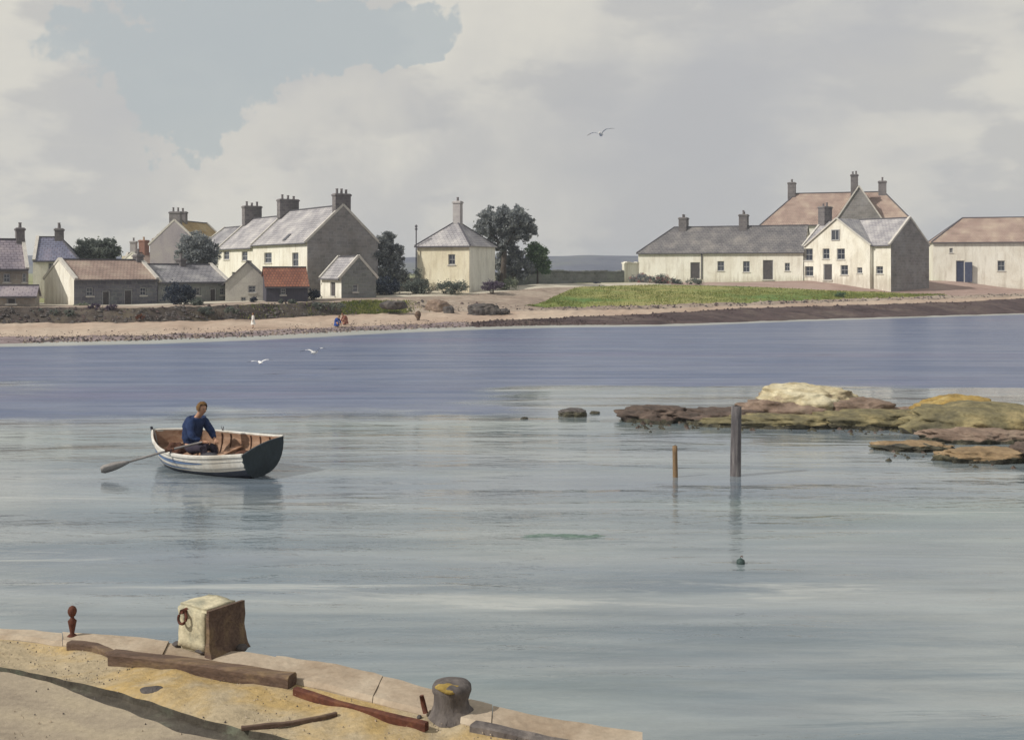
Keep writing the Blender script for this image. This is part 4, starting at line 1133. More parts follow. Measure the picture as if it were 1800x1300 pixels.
    if cross:
        cpx, hw, proj, apex, cmat, cope, rmat = cross[:7]
        xc, _ = front_hit(cpx); ap = apex - z
        ce = cross[7] - z if len(cross) > 7 else e
        x0, x1 = xc - hw, xc + hw
        holes = []
        for op in cope:
            kind, px, y0, y1, wpx = op[:5]
            s0, d = front_hit(px - wpx / 2); s1, d1 = front_hit(px + wpx / 2); dm = (d + d1) / 2
            q0, q1 = ZP(y1, dm) - z, ZP(y0, dm) - z
            if kind == 'door': q0 = max(0.05, min(q0, 0.4))
            holes.append((kind, (s0 - x0, q0, s1 - x0, q1)))
        o_ = Vector((x0, -proj, 0))
        mb = MB()
        low = [h for k, h in holes if h[3] < ce - 0.05]
        wall_rect(mb, o_, UX, UZ, -UY, x1 - x0, lo if ce <= e + 0.01 else e - 0.5, ce, low)
        for x, s in ((x0, -1), (x1, 1)):
            mb.poly([(x, -proj, lo), (x, 0.5, lo), (x, 0.5, ce), (x, -proj, ce)] if s > 0 else [(x, 0.5, lo), (x, -proj, lo), (x, -proj, ce), (x, 0.5, ce)])
        mb.poly([(x0, -proj, ce), (x1, -proj, ce), (xc, -proj, ap)])
        g = mb.build('gable', cmat, root)
        for kind, h in holes:
            if h[3] < ce - 0.05: (window if kind == 'win' else door)(root, o_, UX, -UY, *h)
            else:                         # attic window: a surround standing proud of the gable
                mb = MB(); x_0, z_0, x_1, z_1 = h; P0 = Vector((x0, -proj, 0))
                for (aa, bb, cc, dd) in ((x_0 - .1, x_0, z_0 - .1, z_1 + .1), (x_1, x_1 + .1, z_0 - .1, z_1 + .1), (x_0, x_1, z_1, z_1 + .1), (x_0, x_1, z_0 - .1, z_0)):
                    mb.box(P0 + Vector((aa, -0.09, cc)), P0 + Vector((bb, 0.02, dd)))
                xm = (x_0 + x_1) / 2; mb.box(P0 + Vector((xm - .03, -0.05, z_0)), P0 + Vector((xm + .03, 0.02, z_1)))
                wd = mb.build('window', M['frame'], root)
                mb = MB(); mb.box(P0 + Vector((x_0, -0.02, z_0)), P0 + Vector((x_1, -0.004, z_1))); mb.build('pane', M['glass'], wd)
        csl = (ap - ce) / hw; co = 0.15
        bk = depth / 2
        t1 = Vector((0, 0, 0.10))
        lA, lB = Vector((x0 - co, -proj - 0.08, ce - co * csl)) + t1, Vector((x0 - co, bk, ce - co * csl)) + t1
        qA, qB = Vector((x1 + co, -proj - 0.08, ce - co * csl)) + t1, Vector((x1 + co, bk, ce - co * csl)) + t1
        tA, tB = Vector((xc, -proj - 0.08, ap)) + t1, Vector((xc, bk, ap)) + t1
        mb = MB(); solid_roof(mb, [[lB, lA, tA, tB], [qA, qB, tB, tA]], 0.088); mb.build('gable_roof', rmat, root)
        mb = MB()
        for q in (lA, qA): mb.beam(q + Vector((0, -0.02, 0.02)), tA + Vector((0, -0.02, 0.03)), 0.16, 0.14, up=(0, -1, 0))
        mb.build('skew', M['skew'], g)
    if flue:
        x, y, top = flue
        mb = MB(); mb.tube([(x, y, e - 2.2), (x, y, top - z)], [0.06, 0.06], 8); mb.lathe([(0.12, 0), (0.13, 0.1), (0.05, 0.22), (0.14, 0.3), (0.10, 0.42), (0.02, 0.5)], 10, (x, y, top - z - 0.05))
        mb.build('flue', M['gutter'], root)
    return root

T3 = 'houses of the long terrace'
u_row = Vector((-0.55, 0.83)).normalized(); p0 = XY(540, 101)
def row_pt(s):
    p = p0 + u_row * s
    return (900 + F * p.x / p.y, p.y)
house('terraced_house', 'cream two storey house with a big dark right gable and three chimney pots', 'house', row_pt(13.3), row_pt(0), 1.9, 7.0, 6.75, 10.0,
      M['cream'], M['slatelight'], [('win', 471, 444, 462, 13), ('win', 519, 444, 468, 11), ('win', 474, 486, 503, 12), ('win', 517, 488, 506, 11)],
      [(1.0, 0.75, 1.5, 11.15, 3), (0.0, 0.8, 2.0, 11.3, 3)], gablemat=M['shadegable'], group=T3, skylights=[(497, 0.12, 0.6, 0.9)])
house('terraced_house', 'cream middle house of the terrace with a pale slate roof and stepped chimney', 'house', row_pt(23.3), row_pt(13.32), 1.8, 7.0, 6.5, 9.6,
      M['cream'], M['slatelight'], [('win', 398, 441, 456, 10), ('win', 430, 442, 458, 10), ('win', 412, 478, 494, 9)],
      [(0.0, 0.85, 1.9, 11.1, 3)], group=T3, skylights=[(443, 0.2, 0.6, 0.8), (455, 0.62, 0.5, 1.2)])
house('terraced_house', 'lower grey end house of the terrace half hidden by a round tree', 'house', row_pt(31.5), row_pt(23.32), 1.8, 7.0, 6.2, 8.9,
      M['white'], M['slate'], [('win', 362, 445, 459, 8)], [], group=T3)
house('house', 'lavender gabled house with an ochre roof and two chimneys behind the terrace', 'house', (350, 131), (404, 140), 1.8, 6.0, 7.2, 9.9,
      M['purplewall'], M['ochreroof'], [('win', 372, 432, 446, 8)], [(0.0, 0.7, 1.3, 11.0, 2), (0.25, 0.6, 0.9, 11.1, 1)])
house('cottage', 'low cottage with a pinkish roof and pale left gable by the shore', 'cottage', (130, 86), XY and (277, 90.7), 1.45, 5.6, 3.5, 4.95,
      M['shadestone'], M['pinkroof'], [('door', 187, 511, 541, 14), ('door', 226, 509, 540, 15), ('win', 158, 505, 520, 12), ('win', 252, 505, 519, 11)],
      [(1.0, 0.55, 0.8, 5.5, 1)], group='shore cottages', leftmat=M['cream'])  # pale lit gable, dark shaded front: light put into the wall colours
house('cottage', 'low cottage with a long grey roof behind the dark blue bush', 'cottage', (278, 90.9), (402, 95.5), 1.55, 5.4, 3.25, 4.6,
      M['stone'], M['slate'], [('win', 347, 505, 519, 11), ('door', 375, 507, 530, 11), ('win', 391, 506, 518, 8)], [(0.55, 0.5, 0.8, 5.2, 1)], group='shore cottages')
house('shed', 'small grey shed with its steep slate gable towards the sea', 'shed', (404, 98), (396, 92.5), 1.55, 3.5, 3.2, 4.85,
      M['greywall'], M['slatedark'], [('win', 443, 502, 514, 13, 'right'), ('win', 428, 522, 532, 9, 'right')], [], skews=(False, False))
house('shed', 'dark boarded shed with a rusty red pantiled roof', 'shed', (468, 90.5), (541, 91.5), 1.6, 3.6, 2.95, 4.35,
      M['tarboard'], M['redroof'], [('win', 498, 507, 518, 9)], [], skews=(False, False))
house('outhouse', 'small white outhouse with a shaded gable against the big terrace gable', 'outhouse', (565, 99.8), (600, 96), 1.7, 3.2, 3.6, 5.3,
      M['white'], M['slatelight'], [('win', 560, 489, 497, 7), ('door', 585, 495, 520, 9), ('win', 625, 500, 513, 9, 'right')], [], gablemat=M['stone'])
house('house', 'purple roofed house with a dark chimney at the left edge of the village', 'house', (-110, 83), (50, 86), 1.6, 5.5, 4.35, 6.5,
      M['brownwall'], M['slatepurple'], [('win', 12, 481, 496, 12), ('win', 44, 480, 496, 9)], [(1.0, 0.6, 0.95, 7.5, 1)], gablemat=M['cream'])
house('lean_to', 'low brown lean-to shed in front of the purple roofed house', 'shed', (-80, 80.5), (62, 82), 1.6, 2.6, 2.35, 3.0,
      M['brownwall'], M['slatepurple'], [('door', 20, 517, 533, 16)], [], skews=(False, False))
house('house', 'blue slated house with a hipped right end behind the purple roofed house', 'house', (58, 100), (136, 101), 1.7, 5.0, 5.1, 7.1,
      M['cream'], M['slateblue'], [('win', 90, 462, 474, 10)], [(0.52, 0.7, 0.9, 8.0, 2)], hip=(0, 1.7))
house('house', 'small distant ochre house with a grey roof between the trees', 'house', (214, 142), (240, 142), 1.9, 4, 4.9, 6.3,
      M['yellow'], M['slate'], [('win', 226, 442, 450, 7)], [(0.45, 0.7, 0.8, 7.9, 1, M['chimpale'])])
house('house', 'distant pink roofed house with red brick chimneys beside the lavender house', 'house', (262, 140), (318, 146), 1.9, 5, 4.6, 6.3,
      M['cream'], M['pinkroof'], [('win', 280, 458, 468, 8)], [(0.35, 0.9, 0.9, 8.0, 1, M['chimred'], M['pot']), (0.78, 0.9, 0.9, 8.3, 1, M['chimred'], M['pot'])])
a_, b_ = XY(825, 104), None
uh = Vector((0.92, -0.38)).normalized(); ah = a_ - uh * 5.35
house('house', 'square yellow house with a hipped grey roof and one tall central chimney', 'house', (900 + F * ah.x / ah.y, ah.y), (825, 104), 2.15, 5.95, 6.5, 8.75,
      M['yellow'], M['slatelight'], [('win', 794, 447, 465, 12)], [(0.52, 0.75, 0.6, 10.75, 1, M['chimpale'])], hip=(2.6, 2.6), gablemat=M['white'], flue=(0.06, -0.3, 8.0))
house('long_house', 'long low cream building with a dark slate roof and two chimneys', 'house', (1122, 137), (1412, 129.5), 2.85, 6.4, 6.35, 9.35,
      M['cream'], M['slatedark'], [('door', 1222, 461, 489, 17), ('win', 1267, 459, 476, 12), ('win', 1312, 459, 478, 12), ('door', 1350, 457, 491, 18), ('win', 1384, 462, 476, 9)],
      [(0.245, 0.95, 1.2, 10.6, 2), (0.62, 0.95, 1.2, 10.85, 2)], hip=(3.6, 0), skews=(True, False))
pB = XY(1566, 121); uk = Vector((0.6, -0.8)); pA = pB - uk * 11.7
house('gabled_house', 'tall cream house with a windowed front gable and grey shaded right gable', 'house', (900 + F * pA.x / pA.y, pA.y), (1566, 121), 3.1, 7.0, 6.95, 9.8,
      M['cream'], M['slatelight'], [('win', 1546, 468, 481, 12)], [(0.0, 0.9, 1.4, 11.6, 2)], gablemat=M['shadegable'],
      cross=(1476, 4.3, 0.5, 9.85, M['cream'], [('win', 1426, 437, 458, 15), ('win', 1457, 437, 455, 12), ('win', 1483, 437, 456, 14), ('win', 1427, 468, 485, 15), ('door', 1460, 464, 493, 15), ('win', 1489, 466, 483, 13), ('win', 1474, 405, 421, 12), ('win', 1516, 470, 480, 9)], M['slate'], 6.9))
house('mansion', 'tall pink roofed house with three chimneys rising behind the gabled house', 'house', (1338, 150), (1606, 144), 3.2, 8.4, 10.2, 14.4,
      M['white'], M['pinkroof'], [], [(0.19, 1.0, 1.1, 16.0, 2), (0.80, 1.0, 1.1, 15.9, 2)], hip=(4.2, 3.6),
      cross=(1510, 2.7, 0.3, 14.9, M['shadegable'], [], M['pinkroof'], 10.8))
house('house', 'cream house with a pink hipped roof and dark blue door at the right edge', 'house', (1640, 132), (1950, 127), 1.9, 7.5, 7.5, 10.3,
      M['cream'], M['pinkroof'], [('door', 1688, 458, 492, 15, 'front', M['doorblue']), ('win', 1672, 436, 444, 6), ('win', 1760, 458, 476, 13)], [], hip=(3.6, 0), skews=(True, True))
# chimney on the mansion's cross gable
for o in list(bpy.data.objects):
    if o.name == 'mansion':
        chimney(o, 11.75, 0.9, 10.6, 13.4, 0.9, 0.8, 2, M['chim'], M['potgrey'])
# downpipe on the long building and the open leaf beside the blue door
pd = P(1241, 466, 133.2)
mb = MB(); mb.tube([(0, 0, -1.4), (0, 0, 1.6)], [0.07, 0.07], 8)
lh = bpy.data.objects['long_house']
o = mb.build('downpipe', M['gutter'], lh)
o.location = lh.matrix_world.inverted() @ Vector((0, 0, 0)) if False else Vector((7.75, -0.09, 1.75))
bh = [o for o in bpy.data.objects if o.get('label', '').startswith('cream house with a pink hipped')][0]
mb = MB(); Mx = Matrix.Translation((3.46, -0.05, 0.95)) @ Matrix.Rotation(R(-30), 4, 'Z')
mb.box((0, -0.03, 0), (0.85, 0.03, 2.3), Mx); mb.box((0.05, -0.045, 0.3), (0.8, -0.03, 0.42), Mx); mb.box((0.05, -0.045, 1.8), (0.8, -0.03, 1.92), Mx)
mb.build('door_leaf', M['doorblue'], bh)

# field wall
def field_wall(name, label, A, B, top, thick, mat, zb):
    a, b = XY(*A), XY(*B); u = b - a; L = u.length; rz = math.atan2(u.y, u.x)
    root = empty(name, (a.x, a.y, zb), rz, label, 'wall')
    mb = MB(); n = 60; vs = []
    for i in range(n + 1):
        x = L * i / n; h = top - zb + 0.10 * noise.noise(Vector((x * 0.8, 2.2, zb)))
        for (y, z) in ((0, -1.2), (0.06, h), (thick - 0.06, h), (thick, -1.2)):
            vs.append((x, y + 0.04 * noise.noise(Vector((x, y, z))), z))
    fs = []
    for i in range(n):
        for j in range(3):
            k = i * 4 + j; fs.append((k, k + 4, k + 5, k + 1))
    fs += [(0, 1, 2, 3), tuple(n * 4 + j for j in (3, 2, 1, 0))]
    mb.mesh(vs, fs); mb.build('wall_body', mat, root)
    x = 0.0
    while x < L - 0.5:
        w = rnd.uniform(0.45, 0.8); h = top - zb + 0.10 * noise.noise(Vector((x * 0.8, 2.2, zb)))
        mb = MB(); mb.box((x + 0.02, -0.05, h - 0.02), (min(x + w, L), thick + 0.05, h + rnd.uniform(0.1, 0.2)), taper=0.04)
        mb.build('cope_stone', mat, root)
        x += w
    return root
field_wall('field_wall', 'long grey dry stone wall between the tall tree and the long building', (884, 114), (1098, 125), 4.05, 0.5, M['stone'], 2.7)
field_wall('garden_wall', 'short pale garden wall left of the yellow house', (655, 106), (738, 107), 3.3, 0.35, M['greywall'], 2.2)
field_wall('yard_wall', 'pale yard wall at the left end of the long building', (1098, 131), (1124, 134.5), 5.0, 0.4, M['cream'], 2.9)

# ------------------------------------------------------------------ trees, bushes, flowers
def crown(blobs, n, leaf, seed, parent, mat, clump=0.33, name='crown', per=55):
    r = random.Random(seed); mb_v, mb_f = [], []
    tot = sum(b[1][0] * b[1][2] for b in blobs)
    for c, s in blobs:
        k = max(2, int(n * s[0] * s[2] / tot))
        for _ in range(k):
            while True:
                q = Vector((r.uniform(-1, 1), r.uniform(-1, 1), r.uniform(-1, 1)))
                if 0.05 < q.length < 1: break
            q = q.normalized() * (0.35 + 0.65 * r.random() ** 0.55)
            cc = Vector(c) + Vector((q.x * s[0], q.y * s[1], q.z * s[2])); cs = clump * r.uniform(0.6, 1.25)
            for __ in range(per):
                p = cc + Vector((r.gauss(0, cs * .55), r.gauss(0, cs * .55), r.gauss(0, cs * .42)))
                nrm = Vector((r.gauss(0, 1), r.gauss(0, 1), r.gauss(0.5, 1))).normalized()
                a = nrm.orthogonal().normalized(); a.rotate(Matrix.Rotation(r.random() * 6.28, 3, nrm)); b = nrm.cross(a)
                l = leaf * r.uniform(0.6, 1.3); i = len(mb_v)
                mb_v += [p - a * l, p + b * l * .5, p + a * l, p - b * l * .5]
                mb_f.append((i, i + 1, i + 2, i + 3))
    me = bpy.data.meshes.new(name); me.from_pydata([tuple(v) for v in mb_v], [], mb_f); me.materials.append(mat)
    o = bpy.data.objects.new(name, me); COL.objects.link(o)
    if parent is not None: o.parent = parent
    return o

def tree(px, py, d, blobs, n, leaf, seed, mat, label, trunk_h, tr=0.16, name='broadleaf_tree', per=48, clump=0.27, limbs=6, cat='tree', group=None, lean=0.0):
    base = P(px, py, d)
    root = empty(name, base, 0, label, cat, group)
    r = random.Random(seed + 50); mb = MB()
    top = Vector((lean, 0, trunk_h))
    mb.tube([(0, 0, -0.4), (lean * .2, 0.02, trunk_h * .35), (lean * .6, -0.03, trunk_h * .7), top], [tr * 1.35, tr, tr * .82, tr * .6], 9)
    for i in range(limbs):
        c, s = r.choice(blobs)
        e = Vector(c) + Vector((r.uniform(-.6, .6) * s[0], r.uniform(-.6, .6) * s[1], r.uniform(-.3, .6) * s[2]))
        st = Vector((lean * .7, 0, trunk_h * r.uniform(.6, 1.0)))
        mid = st.lerp(e, .5) + Vector((0, 0, .15))
        mb.tube([st, mid, e], [tr * .5, tr * .3, tr * .1], 6)
    mb.build('trunk', M['bark'], root, smooth=True)
    crown(blobs, int(n * .9), leaf, seed, root, mat, clump, 'crown', per)
    return root
tree(170, 500, 105, [((-.85, 0, 3.25), (1.3, 1.3, 1.0)), ((.75, 0, 3.2), (1.35, 1.3, 1.0)), ((0, 0, 2.8), (1.9, 1.4, .9)), ((1.45, 0, 2.9), (.7, .8, .7)), ((-1.5, 0, 2.8), (.6, .8, .6))], 230, .13, 1, M['lf_dark'],
     'low wide dark green tree behind the pink roofed cottage', 2.4, 0.14)
tree(345, 505, 98.5, [((-.2, 0, 3.7), (1.5, 1.4, 1.05)), ((.3, 0, 3.0), (1.8, 1.4, 1.2)), ((-.8, 0, 2.6), (1.1, 1.2, 1.0)), ((1.0, 0, 2.6), (1.0, 1.1, .9))], 240, .12, 2, M['lf_grey'],
     'round grey green tree in front of the lower terrace house', 2.3, 0.14)
tree(679, 510, 106, [((0, 0, 4.4), (1.15, 1.2, 1.0)), ((-.5, 0, 3.4), (1.2, 1.3, 1.2)), ((.6, 0, 3.4), (1.2, 1.2, 1.2)), ((.2, 0, 2.0), (1.75, 1.2, 1.2)), ((.9, 0, 1.2), (1.4, 1.1, .8))], 300, .13, 3, M['lf_grey'],
     'tall grey green tree between the big gable and the yellow house', 3.2, 0.16)
tree(884, 505, 112, [((-1.5, 0, 5.9), (1.3, 1.6, .95)), ((-.6, 0, 6.9), (1.7, 1.8, 1.05)), ((.8, 0, 7.0), (1.7, 1.8, 1.0)), ((1.9, 0, 6.2), (1.3, 1.6, 1.0)), ((.2, 0, 6.0), (1.9, 1.6, .9)), ((2.4, 0, 5.3), (.9, 1.2, .8)), ((-.2, 0, 4.6), (1.2, 1.2, 1.0)), ((1.3, 0, 5.0), (1.0, 1.2, .7))], 420, .15, 4, M['lf_grey'],
     'tall umbrella shaped tree right of the yellow house', 4.9, 0.3, limbs=10, lean=.25)
tree(945, 503, 114, [((0, 0, 3.0), (1.25, 1.1, 1.25)), ((.3, 0, 2.2), (1.2, 1.0, 1.0)), ((-.4, 0, 3.6), (.9, .8, .7))], 170, .12, 5, M['lf_green'],
     'bright green rounded tree beside the umbrella shaped tree', 2.0, 0.1)
tree(902, 505, 113, [((-.2, 0, 3.0), (1.5, 1.2, 1.4)), ((-1.1, 0, 1.9), (1.2, 1.0, 1.4)), ((.9, 0, 1.8), (1.2, 1.0, 1.2))], 260, .12, 6, M['lf_grey'],
     'bushy grey green tree under the umbrella shaped tree', 1.6, 0.1)
def shrub(px, py, d, w, h, mat, label, seed, name='shrub', n=30, leaf=.09, group=None, dep=None, petals=0):
    base = P(px, py, d); hw = w / F * d / 2; hh = h / F * d
    root = empty(name, base, 0, label, 'shrub', group)
    mb = MB(); r = random.Random(seed)
    for i in range(5):
        a = r.uniform(-.6, .6) * hw
        mb.tube([(a * .3, 0, -.2), (a * .7, r.uniform(-.2, .2), hh * .35), (a, r.uniform(-.3, .3), hh * .75)], [.04, .03, .012], 5)
    mb.build('stems', M['bark'], root)
    k = max(1, int(hw / max(.3, hh) + .5)); blobs = []
    for i in range(k):
        x = 0 if k == 1 else -hw * .7 + 1.4 * hw * i / (k - 1)
        blobs.append(((x, 0, hh * .5), (hw / k * 1.05, dep or min(hw, hh * .8), hh * .5 * r.uniform(.85, 1.0))))
    crown(blobs, n, leaf, seed, root, mat, min(.28, hh * .25), 'foliage', 45)
    if petals: crown(blobs, petals, leaf * .8, seed + 9, root, M['petal'], min(.28, hh * .25), 'blossom', 30)
    return root
SG = 'garden shrubs between the houses'
shrub(315, 537, 87.5, 52, 38, M['lf_blue'], 'dark blue green bush by the low grey roofed cottage', 31, n=60, group=SG)
shrub(347, 538, 86.8, 19, 15, M['lf_dark'], 'small round dark bush right of the dark blue green bush', 32, n=22, leaf=.07, group=SG)
shrub(445, 533, 90, 14, 11, M['lf_blue'], 'tiny dark bush in front of the small grey shed', 33, n=14, leaf=.07, group=SG)
shrub(148, 548, 84.8, 34, 14, M['lf_pale'], 'pale low bush under the pale gable of the cottage', 34, n=22, leaf=.07, group=SG)
shrub(735, 516, 102.5, 170, 25, M['lf_dark'], 'long low dark green hedge in front of the yellow house', 35, 'hedge', 170, dep=.7, group=SG)
shrub(672, 521, 101.5, 60, 34, M['lf_blue'], 'bluish bush in the shade of the big terrace gable', 36, n=60, group=SG)
shrub(734, 500, 104.5, 18, 27, M['lf_dark'], 'small clipped tree at the left corner of the yellow house', 37, n=22, leaf=.07, group=SG)
shrub(866, 512, 103, 40, 19, M['lf_purple'], 'purple heather bush at the right corner of the yellow house', 38, n=40, leaf=.07, group=SG)
shrub(892, 510, 106, 30, 22, M['lf_pale'], 'pale bush at the left end of the grey field wall', 39, n=30, leaf=.08, group=SG)
shrub(1128, 500, 123, 40, 20, M['lf_grey'], 'grey green shrub with pink blossom near the end of the field wall', 40, n=30, group=SG, petals=22)
shrub(1165, 503, 122.5, 40, 21, M['lf_dark'], 'dark shrub with a few pink flowers at the long building', 41, n=34, group=SG, petals=12)
shrub(1205, 502, 122.5, 44, 14, M['lf_dark'], 'low dark shrub below the left door of the long building', 42, n=30, group=SG)
shrub(1478, 526, 113, 17, 12, M['lf_green'], 'single round green bush on the shore turf', 43, n=16, leaf=.08, group=SG)
shrub(1048, 506, 118, 18, 11, M['lf_blue'], 'small dark bush at the foot of the grey field wall', 44, n=14, leaf=.08, group=SG)
shrub(505, 534, 89.5, 26, 8, M['lf_dark'], 'low weeds along the dark boarded shed', 45, n=16, leaf=.07, group=SG)
BG = 'clumps growing on the dark bank'
shrub(243, 566, 81.4, 20, 14, M['lf_rust'], 'rust red clump of dock on the dark bank below the cottages', 46, n=16, leaf=.07, group=BG)
shrub(95, 556, 80.5, 70, 13, M['lf_dark'], 'dark low clump on the bank at the far left', 47, n=36, leaf=.07, group=BG)
shrub(385, 552, 84, 60, 13, M['lf_dark'], 'dark low clump on the bank below the small grey shed', 48, n=36, leaf=.07, group=BG)
shrub(560, 545, 90, 90, 14, M['lf_dark'], 'long dark clump on the bank below the white outhouse', 49, n=46, leaf=.07, group=BG)
shrub(180, 546, 81.5, 44, 12, M['lf_purple'], 'mauve clump on top of the bank below the pink roofed cottage', 50, n=26, leaf=.07, group=BG)
shrub(462, 512, 95, 30, 26, M['lf_grey'], 'grey green bush between the small grey shed and the terrace wall', 51, n=34, group=SG)
shrub(548, 528, 93.5, 24, 20, M['lf_blue'], 'bluish bush between the red roofed shed and the white outhouse', 52, n=24, leaf=.08, group=SG)
shrub(236, 552, 85.2, 22, 9, M['lf_dark'], 'low dark tuft in front of the right door of the pink roofed cottage', 53, n=14, leaf=.07, group=SG)
# turf blades along the lawn and the bank
gv, gf = [], []
def blade(p, h, w):
    a = rnd.random() * 6.28; dx, dy = math.cos(a) * w, math.sin(a) * w; i = len(gv)
    gv.extend([(p.x - dx, p.y - dy, p.z - .03), (p.x + dx, p.y + dy, p.z - .03), (p.x + rnd.uniform(-.6, .6) * h, p.y + rnd.uniform(-.6, .6) * h, p.z + h)])
    gf.append((i, i + 1, i + 2))
for i in range(22000):
    px = rnd.uniform(928, 1660); t = rnd.random()
    blade(shore_pt('T', px).lerp(turf_edge(px), t), rnd.uniform(.03, .11) * (2.2 if rnd.random() < .06 else 1), rnd.uniform(.03, .06))
for i in range(7000):
    px = rnd.choice((rnd.gauss(655, 30), rnd.uniform(420, 720))); t = rnd.random()
    if px < 600 and rnd.random() < .8: continue
    blade(shore_pt('Fo', px).lerp(shore_pt('T', px), t), rnd.uniform(.05, .2), rnd.uniform(.03, .06))
me = bpy.data.meshes.new('grass'); me.from_pydata(gv, [], gf); me.materials.append(M['lf_grass'])
go = bpy.data.objects.new('grass', me); COL.objects.link(go); tag(go, kind='stuff')

# ------------------------------------------------------------------ people
def skin(name, chains, root_r, parent, mat, levels=2):
    """chains: lists of (point, radius); equal points are shared, so limbs grow out of one surface"""
    me = bpy.data.meshes.new(name); pts, idx, ed, rad = [], {}, set(), []
    for ch in chains:
        prev = None
        for p, r in ch:
            k = tuple(round(c, 4) for c in p)
            if k not in idx: idx[k] = len(pts); pts.append(k); rad.append(r)
            if prev is not None and prev != idx[k]: ed.add((prev, idx[k]))
            prev = idx[k]
    me.from_pydata(pts, list(ed), [])
    o = bpy.data.objects.new(name, me); COL.objects.link(o)
    sk = o.modifiers.new('Skin', 'SKIN'); sk.use_smooth_shade = True
    for i, sv in enumerate(me.skin_vertices[0].data):
        sv.radius = (rad[i] if not isinstance(rad[i], tuple) else rad[i])[:2] if isinstance(rad[i], tuple) else (rad[i], rad[i])
        sv.use_root = (i == 0)
    ss = o.modifiers.new('Sub', 'SUBSURF'); ss.levels = levels; ss.render_levels = levels
    dg = bpy.context.evaluated_depsgraph_get()
    nm = bpy.data.meshes.new_from_object(o.evaluated_get(dg))
    o.modifiers.clear(); o.data = nm; nm.name = name
    nm.materials.clear(); nm.materials.append(mat)
    nm.polygons.foreach_set('use_smooth', [True] * len(nm.polygons))
    if parent is not None: o.parent = parent
    return o

def add_parts(o, items):
    """welds small spheres (nose, ears, eyes) into a body mesh; each item (centre, radii, material slot)"""
    bm = bmesh.new(); bm.from_mesh(o.data)
    for c, s, mi in items:
        r = bmesh.ops.create_uvsphere(bm, u_segments=8, v_segments=6, radius=1, matrix=Matrix.Translation(c) @ Matrix.Diagonal((*s, 1)))
        for v in r['verts']:
            for f in v.link_faces: f.material_index = mi; f.smooth = True
    bm.to_mesh(o.data); bm.free()

